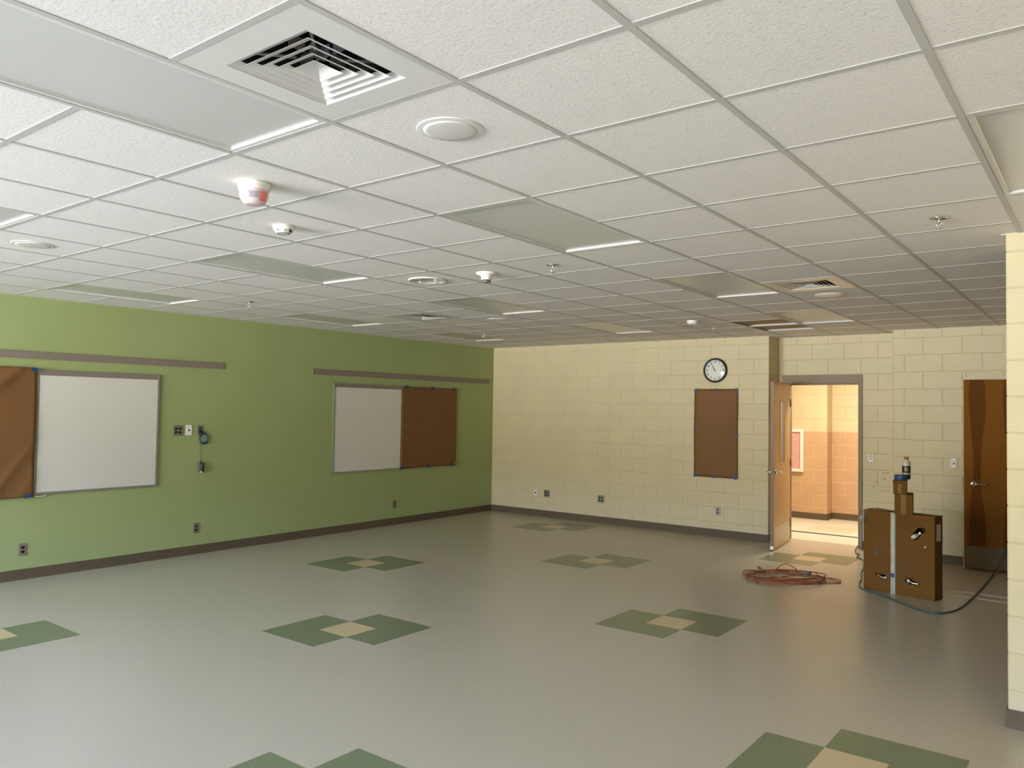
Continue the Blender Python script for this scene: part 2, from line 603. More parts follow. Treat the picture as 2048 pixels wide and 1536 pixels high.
def lay_blocks(parent, axis, face, sgn, u0, u1, z0, z1, origin, holes, material, parity=0, material_low=None, z_split=0.0):
    n0 = int(math.floor(z0 / BH + 1e-6))
    n1 = int(math.ceil(z1 / BH - 1e-6))
    for n in range(n0, n1):
        za, zb = max(z0, n * BH), min(z1, (n + 1) * BH)
        off = origin + (BW / 2 if (n + parity) % 2 else 0)
        k = math.floor((u0 - off) / BW)
        while off + k * BW < u1 - 1e-6:
            a, b = max(u0, off + k * BW), min(u1, off + (k + 1) * BW)
            k += 1
            for (p, q, c, d) in cut_rects([(a, b, za, zb)], holes):
                w, h = q - p - GAP, d - c - GAP
                if w < 0.02 or h < 0.02:
                    continue
                mt = material_low if (material_low and (c + d) / 2 < z_split) else material
                me = block_mesh(w, h, axis, sgn, mt)
                um, zm = (p + q) / 2, (c + d) / 2
                loc = (um, face, zm) if axis == 'y' else (face, um, zm)
                link('block', me, None, parent, loc)


# ------------------------------------------------------------------ room shell
XL, XR = -5.52, 4.2
YF, YD, YC = 8.55, 8.92, 8.54        # far wall, recess wall, closet wall
XA, XB = -0.80, 0.72                 # recess sides
PX, PY = 2.37, 3.35                  # pillar corner
DO = (-0.686, 0.234, 2.117)          # door opening
FO = (-0.736, 0.284, 2.231)          # frame outside

# floor
fl = MB().box(XL - 0.1, XR + 0.1, YB - 0.2, 9.13, -0.12, 0.0).obj('floor', 'vct')
struct(fl, 'glossy grey speckled vinyl floor with green and beige inlays', 'floor')
fx, fy = -0.1747, -0.0148


def rect_piece(name, rects, material, parent, z=0.0012):
    b = MB()
    for (a, c, d, e_) in rects:
        b.box(a, c, d, e_, -0.004, z)
    return b.obj(name, material, parent)


def L_piece(x0, y0, flip):
    # three 12 inch tiles of a 2 x 2 square, the fourth taken by the beige tile
    g = 0.0006
    if not flip:
        pts = [(0, 0), (2, 0), (2, 1), (1, 1), (1, 2), (0, 2)]
    else:
        pts = [(2, 1), (3, 1), (3, 3), (1, 3), (1, 2), (2, 2)]
    top = [(fx + (x0 + a) * U, fy + (y0 + b) * U, 0.0012) for a, b in pts]
    bot = [(p[0], p[1], -0.004) for p in top]
    n = len(pts)
    return MB().add(bot + top, [tuple(range(n - 1, -1, -1)), tuple(range(n, 2 * n))] + [(i, (i + 1) % n, n + (i + 1) % n, n + i) for i in range(n)])


for (i, j) in [(-7, 6), (-1, 12), (5, 6), (-1, 0), (-13, 0), (-13, 12), (-7, 18), (-13, 24), (-1, 24)]:
    L_piece(i, j, False).obj('green_inlay_tile', 'vct_green', fl)
    L_piece(i, j, True).obj('green_inlay_tile', 'vct_green', fl)
    rect_piece('beige_inlay_tile', [(fx + (i + 1) * U, fx + (i + 2) * U, fy + (j + 1) * U, fy + (j + 2) * U)], 'vct_beige', fl)
rect_piece('bare_patch', [(1.0, 3.2, 7.02, 8.5)], 'bare', fl, 0.0006)
rect_piece('adhesive_strip', [(1.45, 3.0, 6.985, 7.015)], 'adhesive', fl, 0.002)
rect_piece('adhesive_strip', [(1.62, 2.9, 6.76, 6.775)], 'adhesive', fl, 0.002)

# green wall
wg = wall_slab('wall_left', 'x', XL, XL - 0.2, YB - 0.2, YF + 0.4, 0, H + 0.35, [], 'green', 'smooth sage green painted wall carrying the boards')
# far wall of cream block
wf = wall_slab('wall_far', 'y', YF + DEP, YF + 0.2, XL - 0.1, XA - DEP - 0.001, 0, H + 0.3, [], 'mortar', 'cream painted block wall with the round clock')
lay_blocks(wf, 'y', YF + DEP, -1, XL, XA, 0, H + 0.02, XA, [], 'cream')
# recess
wr1 = wall_slab('wall_recess_left', 'x', XA - DEP, XA - 0.2, YF + DEP + 0.002, YD + 0.2, 0, H + 0.3, [], 'mortar', 'narrow cream block return beside the open hall door')
lay_blocks(wr1, 'x', XA - DEP, 1, YF, YD, 0, H + 0.02, YF, [], 'cream', 1)
hole = (FO[0] + 0.01, FO[1] - 0.01, -1, FO[2] - 0.01)
wr = wall_slab('wall_recess', 'y', YD + DEP, YD + 0.2, XA - 0.2, XB + 0.2, 0, H + 0.3, [hole], 'mortar', 'cream block wall around the hall doorway')
lay_blocks(wr, 'y', YD + DEP, -1, XA, XB, 0, H + 0.02, FO[1] - 0.02, [hole], 'cream', 1)
wr2 = wall_slab('wall_recess_right', 'x', XB + DEP, XB + 0.2, YC + 0.01, YD + 0.002, 0, H + 0.3, [], 'mortar', 'cream block return at the right of the doorway recess')
lay_blocks(wr2, 'x', XB + DEP, -1, YC, YD, 0, H + 0.02, YC, [], 'cream', 0)
def smudge(parent, x, z, w, h, material, seed):
    rr0 = random.Random(seed)
    n_ = 14
    vs_ = [(x + w * math.cos(2 * math.pi * k / n_) * rr0.uniform(0.55, 1.1), YD - 0.0006, z + h * math.sin(2 * math.pi * k / n_) * rr0.uniform(0.55, 1.1)) for k in range(n_)]
    MB().add(vs_, [tuple(range(n_))]).obj('scuff_mark', material, parent)


for k_, (x_, z_, w_, h_, m_) in enumerate([(0.545, 0.905, 0.010, 0.009, 'hole'), (0.455, 0.865, 0.020, 0.010, 'scuff'), (0.56, 0.985, 0.055, 0.009, 'scuff'), (0.555, 0.755, 0.045, 0.008, 'scuff'), (0.42, 0.79, 0.022, 0.007, 'scuff')]):
    smudge(wr, x_, z_, w_, h_, m_, k_)
# closet wall
CO = (1.53, 2.41, 2.12)
ch = (CO[0] - 0.03, CO[1] + 0.03, -1, CO[2] + 0.03)
wc = wall_slab('wall_closet', 'y', YC + DEP, YC + 0.2, XB + DEP + 0.001, XR, 0, H + 0.3, [ch], 'mortar', 'cream block wall with the dark wood closet door')
lay_blocks(wc, 'y', YC + DEP, -1, XB, 3.3, 0, H + 0.02, 1.254, [ch], 'cream', 1)
wci = MB()
wci.box(1.2, 2.8, 9.5, 9.6, 0, H)
wci.box(1.1, 1.2, 8.75, 9.6, 0, H)
wci.box(2.8, 2.9, 8.75, 9.6, 0, H)
wci.box(1.1, 2.9, 8.745, 9.12, H, H + 0.03)
struct(wci.obj('wall_closet_inside', 'plaster'), 'dim inner walls of the closet behind its door', 'wall')
# pillar
wp = MB().box(PX + DEP, XR, PY + DEP, PY + 0.45, 0, H + 0.3).obj('wall_pillar', 'mortar')
struct(wp, 'bright cream block pier at the right edge', 'wall')
lay_blocks(wp, 'y', PY + DEP, -1, PX, XR, 0, H + 0.02, PX, [], 'cream', 0)
lay_blocks(wp, 'x', PX + DEP, -1, PY, PY + 0.45, 0, H + 0.02, PY, [], 'cream', 1)
# right and back walls, outside the picture
wall_slab('wall_right', 'x', XR, XR + 0.2, YB - 0.2, YC + 0.2, 0, H + 0.3, [], 'plaster', 'plain cream wall on the right side of the room')
wall_slab('wall_back', 'y', YB, YB - 0.2, XL, XR, 0, H + 0.3, [(a, b, WZ[0], WZ[1]) for a, b in WIN], 'plaster', 'cream window wall behind the viewer')
for k, (a, b) in enumerate(WIN):
    w = bpy.data.objects.new('window_%d' % (k + 1), None)
    COL.objects.link(w)
    w.location = ((a + b) / 2, YB - 0.1, WZ[0])
    struct(w, ['classroom window nearest the green wall', 'second classroom window from the green wall',
               'third classroom window from the green wall'][k], 'window')
    hw, hh = (b - a) / 2, WZ[1] - WZ[0]
    f = MB()
    for (p, q, c, d) in cut_rects([(-hw, hw, 0, hh)], [(-hw + 0.06, -0.025, 0.06, hh - 0.06), (0.025, hw - 0.06, 0.06, hh - 0.06)]):
        f.box(p, q, -0.04, 0.04, c, d)
    f.obj('window_frame', 'alu', w)
    for s in (-1, 1):
        x0, x1 = (-hw + 0.055, -0.02) if s < 0 else (0.02, hw - 0.055)
        MB().box(x0, x1, -0.003, 0.003, 0.055, hh - 0.055).obj('pane', 'glass', w)
    MB().box(-hw, hw, 0.04, 0.16, -0.03, 0.0).obj('window_sill', 'white', w)


# baseboards with a rounded top and a toe
def baseboard(name, pts, label, out):
    """pts: floor polyline along the wall face; out: outward normals per segment"""
    b = MB()
    prof = [(0.0, 0.0), (0.011, 0.0), (0.008, 0.008), (0.005, 0.016), (0.005, 0.096), (0.003, 0.102), (0.0, 0.102)]
    for (a, c), n in zip(zip(pts[:-1], pts[1:]), out):
        vs = [(p[0] + n[0] * d, p[1] + n[1] * d, z) for p in (a, c) for d, z in prof]
        k = len(prof)
        b.add(vs, [(i, i + 1, k + i + 1, k + i) for i in range(k - 1)] + [tuple(range(k)), tuple(range(2 * k - 1, k - 1, -1))])
    return struct(b.obj(name, 'base'), label, 'baseboard')


baseboard('baseboard_left', [(XL, YB), (XL, YF)], 'dark brown vinyl baseboard along the green wall', [(1, 0)])
baseboard('baseboard_far', [(XL, YF), (XA + 0.006, YF), (XA + 0.0, YD)], 'dark brown vinyl baseboard under the clock wall', [(0, -1), (1, 0)])
baseboard('baseboard_recess', [(FO[1], YD), (XB, YD), (XB, YC)], 'brown vinyl baseboard in the doorway recess', [(0, -1), (-1, 0)])
baseboard('baseboard_closet', [(XB, YC), (1.50, YC)], 'brown vinyl baseboard left of the closet door', [(0, -1)])
baseboard('baseboard_pillar', [(XR, PY), (PX - 0.004, PY), (PX, PY + 0.45)], 'brown vinyl baseboard around the pier', [(0, -1), (-1, 0)])

# ------------------------------------------------------------------ ceiling
cl = MB()
HX0, HX1, HY0, HY1 = -1 * T, 0, 11 * T, 13 * T          # two lifted-out tiles
cl.box(XL - 0.2, XR + 0.2, YB - 0.2, YD + 0.35, H + 0.32, H + 0.40)
cl.box(5 * T, XR, -4 * T, PY, H + 0.006, H + 0.02)      # plain field beyond the picture
cl.box(XL, XR, YB, -4 * T, H + 0.006, H + 0.02)
cl.box(XL, -5 * T, -4 * T, -2 * T, H + 0.006, H + 0.02)
cl.box(3 * T + 0.0, XR, 6 * T, YC, H + 0.012, H + 0.022)
ceil = struct(cl.obj('ceiling', 'tile'), 'suspended white tile ceiling on a steel grid', 'ceiling')

lights_at = [(0, -2), (-4, -2), (0, 2), (-4, 2), (-8, 2), (4, 2), (0, 6), (-4, 6), (-8, 6), (0, 10), (-4, 10), (-8, 10)]
diff_at = [(1, -1), (1, 7), (-6, 7)]
skip = set()
for (j, i) in lights_at:
    skip.add((j, i)); skip.add((j, i + 1))
for q in diff_at:
    skip.add(q)
skip |= {(-1, 11), (-1, 12)}


def tile_mesh(w, h):
    b = MB()
    c = 0.004
    vs = [(-w / 2, -h / 2, 0.02), (w / 2, -h / 2, 0.02), (w / 2, h / 2, 0.02), (-w / 2, h / 2, 0.02),
          (-w / 2, -h / 2, c), (w / 2, -h / 2, c), (w / 2, h / 2, c), (-w / 2, h / 2, c),
          (-w / 2 + c, -h / 2 + c, 0), (w / 2 - c, -h / 2 + c, 0), (w / 2 - c, h / 2 - c, 0), (-w / 2 + c, h / 2 - c, 0)]
    fs = [(0, 1, 2, 3), (0, 4, 5, 1), (1, 5, 6, 2), (2, 6, 7, 3), (3, 7, 4, 0), (4, 8, 9, 5), (5, 9, 10, 6), (6, 10, 11, 7), (7, 11, 8, 4), (8, 11, 10, 9)]
    return b.add(vs, fs).mesh('ceiling_tile', 'tile')


TM = tile_mesh(T - 0.012, T - 0.012)
ZT = H + 0.0026
for j in range(-9, 5):
    for i in range(-4, 14):
        if (j, i) in skip:
            continue
        if i < -2 and j < -5:
            continue
        if j >= 4 and i >= 6:
            continue
        if j >= 3 and i >= 6:
            pass
        link('ceiling_tile', TM, None, ceil, ((j + 0.5) * T, (i + 0.5) * T, ZT))
# cut tiles in the doorway recess and along the green wall
for (a, b, c, d) in [(-0.8, -1 * T + 0, 14 * T, YD), (-1 * T, 0, 14 * T, YD), (0, XB, 14 * T, YD)]:
    link('ceiling_tile', tile_mesh(b - a - 0.012, d - c - 0.012), None, ceil, ((a + b) / 2, (c + d) / 2, ZT))


# grid bars: flange plus web
def bar(a, b, along, off=0.0):
    wd = 0.012
    m = MB()
    if along == 'y':
        x, y0, y1 = a[0], a[1], b[1]
        m.box(x - wd, x + wd, y0, y1, H + off, H + 0.002 + off)
        m.box(x - 0.002, x + 0.002, y0, y1, H + 0.004, H + 0.04)
    else:
        y, x0, x1 = a[1], a[0], b[0]
        m.box(x0, x1, y - wd, y + wd, H + off, H + 0.002 + off)
        m.box(x0, x1, y - 0.002, y + 0.002, H + 0.004, H + 0.04)
    return m.obj('grid_bar', 'tbar', ceil)


for j in range(-9, 6):
    y1 = YF if j * T < XA or j * T > XB else YD
    if j >= 4:
        y1 = PY
    y0 = -4 * T
    segs = [(y0, y1)]
    bar((j * T, y0), (j * T, y1), 'y')
for i in range(-4, 15):
    x0, x1 = XL, (5 * T if i * T < PY else 4.1)
    spans = [(x0, x1)]
    for (j, k) in lights_at:                      # no tee under the middle of a lamp
        if k + 1 == i:
            nxt = []
            for (a, b) in spans:
                if a < j * T < b:
                    nxt += [(a, j * T), ((j + 1) * T, b)]
                else:
                    nxt.append((a, b))
            spans = nxt
    if i == 14:
        spans = [(XA, XB)]
    for (a, b) in spans:
        if b - a > 0.05:
            bar((a, i * T), (b, i * T), 'x', 0.0004)

# wall angle mouldings
tr = MB()
tr.box(XL, XL + 0.035, YB, YF, H - 0.001, H + 0.006)
tr.box(XL, XA, YF - 0.022, YF + 0.003, H - 0.001, H + 0.006)
tr.box(XA - 0.003, XA + 0.022, YF, YD, H - 0.001, H + 0.006)
tr.box(XA, XB, YD - 0.022, YD + 0.003, H - 0.001, H + 0.006)
tr.box(XB - 0.022, XB + 0.003, YC, YD, H - 0.001, H + 0.006)
tr.box(XB, XR, YC - 0.022, YC + 0.003, H - 0.001, H + 0.006)
tr.box(PX, XR, PY - 0.012, PY + 0.003, H - 0.001, H + 0.006)
tr.box(PX - 0.022, PX + 0.003, PY, PY + 0.47, H - 0.001, H + 0.006)
struct(tr.obj('trim_1', 'angle'), 'thin white angle moulding where ceiling meets walls', 'trim')

# plenum seen through the lifted-out tiles
pl = MB()
pl.box(HX0 + 0.003, HX1 - 0.003, HY0 + 0.003, HY1 - 0.003, H + 0.024, H + 0.036)
pl.obj('plenum_panel', 'tan', ceil)

# ------------------------------------------------------------------ lamps in the ceiling
light_labels = {
    (0, -2): 'large unlit ceiling lamp with frosted lens beside the nearest air diffuser',
    (-4, -2): 'unlit ceiling lamp cut off by the left picture edge',
    (0, 2): 'unlit ceiling lamp in the centre, beyond the nearest round speaker',
    (-4, 2): 'unlit ceiling lamp left of the round cover plate, above the gap between boards',
    (-8, 2): 'unlit ceiling lamp over the left whiteboard, close to the green wall',
    (4, 2): 'unlit ceiling lamp cut off by the right picture edge above the pier',
    (0, 6): 'unlit ceiling lamp touching the corner of the orange-lit air diffuser',
    (-4, 6): 'unlit ceiling lamp just behind the wide detector at mid ceiling',
    (-8, 6): 'unlit ceiling lamp left of the farthest air diffuser, above right whiteboard',
    (0, 10): 'unlit ceiling lamp with warm glow right in front of the hall door',
    (-4, 10): 'faint unlit ceiling lamp in front of the middle of the cream far wall',
    (-8, 10): 'farthest unlit ceiling lamp, by the corner of green and cream walls'}


def make_lamp():
    root = bpy.data.objects.new('ceiling_lamp', None)
    COL.objects.link(root)
    w, l = T - 0.026, 2 * T - 0.026
    fr = MB()
    for (a, b, c, d) in cut_rects([(-w / 2, w / 2, -l / 2, l / 2)], [(-w / 2 + 0.018, w / 2 - 0.018, -l / 2 + 0.018, l / 2 - 0.018)]):
        fr.box(a, b, c, d, 0.0, 0.004)
    fr.obj('frame', 'white', root)
    iw, il = w / 2 - 0.018, l / 2 - 0.018
    sl = MB()                                        # sloped inner lip
    o_ = [(-iw, -il, 0.003), (iw, -il, 0.003), (iw, il, 0.003), (-iw, il, 0.003)]
    n_ = [(-iw + 0.006, -il + 0.006, 0.012), (iw - 0.006, -il + 0.006, 0.012), (iw - 0.006, il - 0.006, 0.012), (-iw + 0.006, il - 0.006, 0.012)]
    sl.add(o_ + n_, [(k, (k + 1) % 4, 4 + (k + 1) % 4, 4 + k) for k in range(4)])
    sl.obj('inner_lip', 'white', root)
    MB().box(-iw, iw, -il, il, 0.010, 0.016).obj('lens', 'lens', root)
    MB().box(-w / 2 + 0.004, w / 2 - 0.004, -l / 2 + 0.004, l / 2 - 0.004, 0.027, 0.10).obj('housing', 'duct', root)
    return root


lamp0 = make_lamp()
for k, (j, i) in enumerate(lights_at):
    o = lamp0 if k == 0 else copy_tree(lamp0)
    o.location = ((j + 0.5) * T, (i + 1) * T, H + 0.002)
    tag(o, light_labels[(j, i)], 'ceiling light', 'unlit ceiling lamps')


# ------------------------------------------------------------------ air diffusers
def make_diffuser():
    root = bpy.data.objects.new('air_diffuser', None)
    COL.objects.link(root)
    w = T / 2 - 0.013
    o_ = 0.19
    fp = MB()
    for (a, b, c, d) in cut_rects([(-w, w, -w, w)], [(-o_, o_, -o_, o_)]):
        fp.box(a, b, c, d, 0.0, 0.004)
    fp.obj('face_plate', 'white', root)
    nk = MB()                                        # flared neck
    q0 = [(-o_, -o_, 0.002), (o_, -o_, 0.002), (o_, o_, 0.002), (-o_, o_, 0.002)]
    g = o_ - 0.03
    q1 = [(-g, -g, 0.016), (g, -g, 0.016), (g, g, 0.016), (-g, g, 0.016)]
    nk.add(q0 + q1, [(k, (k + 1) % 4, 4 + (k + 1) % 4, 4 + k) for k in range(4)])
    nk.obj('neck', 'white', root)
    dk = MB()
    dk.box(-g, g, -g, g, 0.20, 0.21)
    for (a, b, c, d) in ((-g - 0.01, -g, -g, g), (g, g + 0.01, -g, g), (-g, g, -g - 0.01, -g), (-g, g, g, g + 0.01)):
        dk.box(a, b, c, d, 0.016, 0.21)
    for k in range(9):
        y = -g + (k + 0.5) * 2 * g / 9
        dk.box(-g, g, y - 0.003, y + 0.003, 0.15, 0.20)
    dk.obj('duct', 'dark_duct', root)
    dm = MB()
    for k in range(4):
        x = -g + (k + 0.5) * 2 * g / 4
        dm.box(x - 0.03, x + 0.03, 0.05, 0.053, 0.07, 0.11)
        dm.box(-0.053, -0.05, x - 0.03, x + 0.03, 0.07, 0.11)
    dm.obj('damper', 'duct', root)
    # louvre rings, each a sloping square cone
    for k, r in enumerate((0.156, 0.122, 0.088, 0.054)):
        a, b, t = r, r - (0.029 if k < 3 else 0.052), 0.0022
        z0, z1 = 0.001, (0.014 if k < 3 else 0.026)
        m = MB()
        qa = [(-a, -a, z0), (a, -a, z0), (a, a, z0), (-a, a, z0)]
        qb = [(-b, -b, z1), (b, -b, z1), (b, b, z1), (-b, b, z1)]
        qc = [(-a - t, -a - t, z0), (a + t, -a - t, z0), (a + t, a + t, z0), (-a - t, a + t, z0)]
        qd = [(-b - t, -b - t, z1), (b + t, -b - t, z1), (b + t, b + t, z1), (-b - t, b + t, z1)]
        vs = qa + qb + qc + qd
        fs = []
        for s in range(4):
            n = (s + 1) % 4
            fs += [(s, n, 4 + n, 4 + s), (8 + s, 12 + s, 12 + n, 8 + n), (s, 8 + s, 8 + n, n), (4 + s, 4 + n, 12 + n, 12 + s)]
        if k == 3:
            fs.append((4, 5, 6, 7))
        m.add(vs, fs).obj('louvre', 'white', root)
    for s in (-1, 1):
        for s2 in (-1, 1):
            MB().tube([(s * 0.045, s2 * 0.045, 0.04), (s * 0.165, s2 * 0.165, 0.046)], 0.005, 6).obj('support_rib', 'duct', root)
    return root


df0 = make_diffuser()
for k, ((j, i), lb) in enumerate(zip(diff_at, [
        'large white square air diffuser with stepped louvres nearest the viewer',
        'orange-tinted square air diffuser in front of the hall doorway',
        'small distant square air diffuser before the green wall'])):
    o = df0 if k == 0 else copy_tree(df0)
    o.location = ((j + 0.5) * T, (i + 0.5) * T, H + 0.001)
    tag(o, lb, 'air vent', 'square ceiling air diffusers')


# ------------------------------------------------------------------ small things on the ceiling
def at_tile(j, i):
    return ((j + 0.5) * T, (i + 0.5) * T, ZT)


def make_speaker():
    root = bpy.data.objects.new('ceiling_speaker', None)
    COL.objects.link(root)
    MB().lathe([(0.090, 0.0), (0.1235, 0.0), (0.124, -0.0015), (0.1215, -0.004), (0.1015, -0.0062), (0.1012, -0.0050), (0.09, -0.0050)], 64, smooth=False, cap=False).obj('rim', 'white', root)
    MB().lathe([(0.1006, -0.0050), (0.1004, -0.0068), (0.085, -0.0086), (0.05, -0.0102), (0.0001, -0.0108)], 48, cap=False).obj('grille', 'white', root)
    return root


sp0 = make_speaker()
for k, ((j, i), lb) in enumerate([
        ((1, 0), 'round white ceiling speaker nearest the viewer, below the large diffuser'),
        ((-5, 0), 'round white ceiling speaker near the left picture edge'),
        ((1, 8), 'round white ceiling speaker beside the orange-tinted diffuser'),
        ((-5, 8), 'small distant round ceiling speaker above the right whiteboard')]):
    o = sp0 if k == 0 else copy_tree(sp0)
    o.location = at_tile(j, i)
    tag(o, lb, 'speaker', 'round ceiling speakers')

t = thing('cover_plate', 'flat round white cover plate with a raised seam at mid ceiling', 'cover plate', at_tile(-3, 4))
MB().lathe([(0.0001, 0.0), (0.155, 0.0), (0.160, -0.004), (0.156, -0.010), (0.135, -0.011), (0.130, -0.007), (0.0001, -0.007)], 48, cap=False).obj('plate', 'white', t)
for s in (-1, 1):
    MB().box(0.085 * s - 0.010, 0.085 * s + 0.010, -0.006, 0.006, -0.012, -0.006).obj('clip', 'plastic', t)
    MB().box(-0.004, 0.004, 0.115 * s - 0.035, 0.115 * s + 0.035, -0.013, -0.006).obj('seam', 'plastic', t)

# strobe dome
t = thing('strobe_beacon', 'white domed strobe with a red lens patch on the ceiling', 'strobe', at_tile(-1, 0), -0.65)
MB().lathe([(0.0001, 0.0), (0.072, 0.0), (0.073, -0.012), (0.070, -0.024), (0.072, -0.026), (0.072, -0.032), (0.066, -0.036)], 40, cap=False).obj('base_ring', 'plastic', t)
dome = [(0.066, -0.030), (0.066, -0.048)] + [(0.066 * (0.42 + 0.58 * math.cos(a)), -0.048 - 0.054 * math.sin(a)) for a in [x * math.pi / 20 for x in range(1, 11)]] + [(0.0001, -0.1025)]
MB().lathe(dome, 40, cap=False).obj('dome', 'strobe', t)


def dome_patch(a0, a1, h0, h1, name, material, lift=0.0012):
    b = MB()
    vs, n, mrow = [], 8, 6
    for r_ in range(mrow + 1):
        v = h0 + (h1 - h0) * r_ / mrow
        for c_ in range(n + 1):
            a = a0 + (a1 - a0) * c_ / n
            rr = 0.066 * (0.42 + 0.58 * math.cos(v)) + lift
            vs.append((rr * math.cos(a), rr * math.sin(a), -0.048 - (0.054 + lift) * math.sin(v)))
    b.add(vs, [(r_ * (n + 1) + c_, r_ * (n + 1) + c_ + 1, (r_ + 1) * (n + 1) + c_ + 1, (r_ + 1) * (n + 1) + c_) for r_ in range(mrow) for c_ in range(n)], True)
    return b.obj(name, material, t)


fc = math.atan2(-1.8166 - 0.33, 2.8485 + 0.33) + 0.65      # azimuth facing the open side of the room
dome_patch(fc - 0.62, fc - 0.14, 0.05, 0.62, 'reflector', 'reflector')
dome_patch(fc - 0.08, fc + 0.34, 0.05, 0.62, 'reflector', 'reflector')
dome_patch(fc + 0.42, fc + 1.05, 0.0, 0.85, 'red_lens', 'red')
dome_patch(fc - 1.30, fc - 0.85, 0.45, 0.85, 'red_lens', 'strobe')

t = thing('smoke_detector', 'small round white smoke detector right of the strobe dome', 'smoke detector', at_tile(-2, 1), -0.65)
MB().lathe([(0.0001, 0.0), (0.060, 0.0), (0.060, -0.012), (0.054, -0.028), (0.044, -0.040), (0.034, -0.044), (0.0001, -0.045)], 36, cap=False).obj('body', 'plastic', t)
for a, sz, mt in ((0.1, 0.006, 'tbar'), (0.75, 0.009, 'black'), (-0.6, 0.004, 'grey_plastic')):
    c = (0.052 * math.cos(a), 0.052 * math.sin(a), -0.031)
    MB().lathe([(sz, 0.0), (sz, 0.006), (0.0001, 0.0065)], 14, 'x').xf(lambda x, y, z, a=a, c=c: (c[0] + x * math.cos(a) - y * math.sin(a), c[1] + x * math.sin(a) + y * math.cos(a), c[2] + z - x * 0.8)).obj('sensor_port', mt, t)
MB().lathe([(0.030, -0.0455), (0.032, -0.047), (0.036, -0.0455)], 30, cap=False).obj('vent_ring', 'grey_plastic', t)

t = thing('heat_detector', 'white detector on a wide round base at mid ceiling', 'detector', at_tile(-2, 4))
MB().lathe([(0.0001, 0.0), (0.078, 0.0), (0.080, -0.004), (0.076, -0.012), (0.048, -0.020), (0.040, -0.036)], 40, cap=False).obj('base', 'plastic', t)
MB().lathe([(0.040, -0.036), (0.042, -0.046), (0.036, -0.054), (0.0001, -0.054)], 30, cap=False).obj('collar', 'plastic', t)
sl_ = MB()
for k in range(10):
    a = 2 * math.pi * k / 10
    sl_.box(0.030 * math.cos(a) - 0.004, 0.030 * math.cos(a) + 0.004, 0.030 * math.sin(a) - 0.004, 0.030 * math.sin(a) + 0.004, -0.066, -0.053, a)
sl_.obj('cage', 'grey_plastic', t)
MB().lathe([(0.034, -0.066), (0.034, -0.070), (0.020, -0.074), (0.0001, -0.075)], 30).obj('cap', 'steel', t)

t = thing('occupancy_sensor', 'small white oval sensor before the cream far wall', 'sensor', at_tile(-2, 10))
MB().lathe([(0.0001, 0.0), (0.062, 0.0), (0.064, -0.01), (0.055, -0.032), (0.03, -0.042), (0.0001, -0.044)], 30, cap=False).obj('body', 'plastic', t)
for s in (-0.022, 0.022):
    MB().lathe([(0.016, -0.030), (0.016, -0.045), (0.0001, -0.047)], 16, c=(s * 0.8 + 0.012, s * 0.6 - 0.02, 0)).obj('lens', 'tbar', t)


def make_sprinkler():
    root = bpy.data.objects.new('fire_sprinkler', None)
    COL.objects.link(root)
    MB().lathe([(0.0001, 0.0), (0.042, 0.0), (0.044, -0.003), (0.030, -0.007), (0.012, -0.010)], 28, cap=False).obj('escutcheon', 'chrome', root)
    MB().lathe([(0.010, -0.006), (0.010, -0.022), (0.006, -0.026)], 14).obj('stem', 'chrome', root)
    for s in (-1, 1):
        MB().tube(smooth_path([(s * 0.008, 0, -0.020), (s * 0.014, 0, -0.032), (s * 0.010, 0, -0.046), (s * 0.002, 0, -0.053)], 5), 0.0028, 8).obj('yoke_arm', 'chrome', root)
    MB().tube([(0, 0, -0.024), (0, 0, -0.050)], 0.0025, 8).obj('glass_bulb', 'chrome', root)
    MB().lathe([(0.0001, -0.052), (0.016, -0.053), (0.017, -0.056), (0.0001, -0.057)], 20, cap=False).obj('deflector', 'chrome', root)
    return root


sk0 = make_sprinkler()
for k, ((j, i), lb) in enumerate([
        ((3, 4), 'chrome fire sprinkler at the right, near the pier'),
        ((-1, 4), 'chrome fire sprinkler at mid ceiling, right of the wide detector'),
        ((-7, 4), 'chrome fire sprinkler above the gap between the two boards'),
        ((-7, 10), 'tiny distant fire sprinkler near the far room corner'),
        ((-2, 11), 'chrome fire sprinkler right of the oval sensor, above the clock')]):
    o = sk0 if k == 0 else copy_tree(sk0)
    o.location = at_tile(j, i)
    o.rotation_euler = (0, 0, 0.6)
    tag(o, lb, 'sprinkler', 'chrome fire sprinklers')

# ------------------------------------------------------------------ hall door
dr = bpy.data.objects.new('door_1', None)
COL.objects.link(dr)
dr.location = (DO[0], YD, 0)
struct(dr, 'open blond wood door with narrow window leading to the bright hall', 'door')


def child_world(o, parent):
    """parts modelled in room coordinates keep them under a parent that only has a location"""
    o.parent = parent
    o.matrix_parent_inverse = Matrix.Translation(-Vector(parent.location))
    return o


fr = MB()
for (a, b, c, d) in cut_rects([(FO[0], FO[1], 0, FO[2])], [(DO[0], DO[1], -1, DO[2])]):
    fr.box(a, b, YD - 0.018, YD + 0.225, c, d)
child_world(fr.obj('door_frame', 'frame', None, 0.002), dr)
st = MB()
st.box(DO[0], DO[0] + 0.016, YD + 0.06, YD + 0.12, 0, DO[2])
st.box(DO[1] - 0.016, DO[1], YD + 0.06, YD + 0.12, 0, DO[2])
st.box(DO[0], DO[1], YD + 0.06, YD + 0.12, DO[2] - 0.016, DO[2])
child_world(st.obj('door_stop', 'frame'), dr)
# leaf: local x along the leaf from hinge (0) to free edge, local y towards the doorway side (+x of room)
LW, LT, LH = 0.905, 0.045, 2.105
hx, hy = -0.618, 8.864
ex, ey = -0.525, 7.965
ang = math.atan2(ey - hy, ex - hx)
leaf = bpy.data.objects.new('door_leaf', None)
COL.objects.link(leaf)
leaf.location = (hx, hy, 0.008)
leaf.rotation_euler = (0, 0, ang)
child_world(leaf, dr)
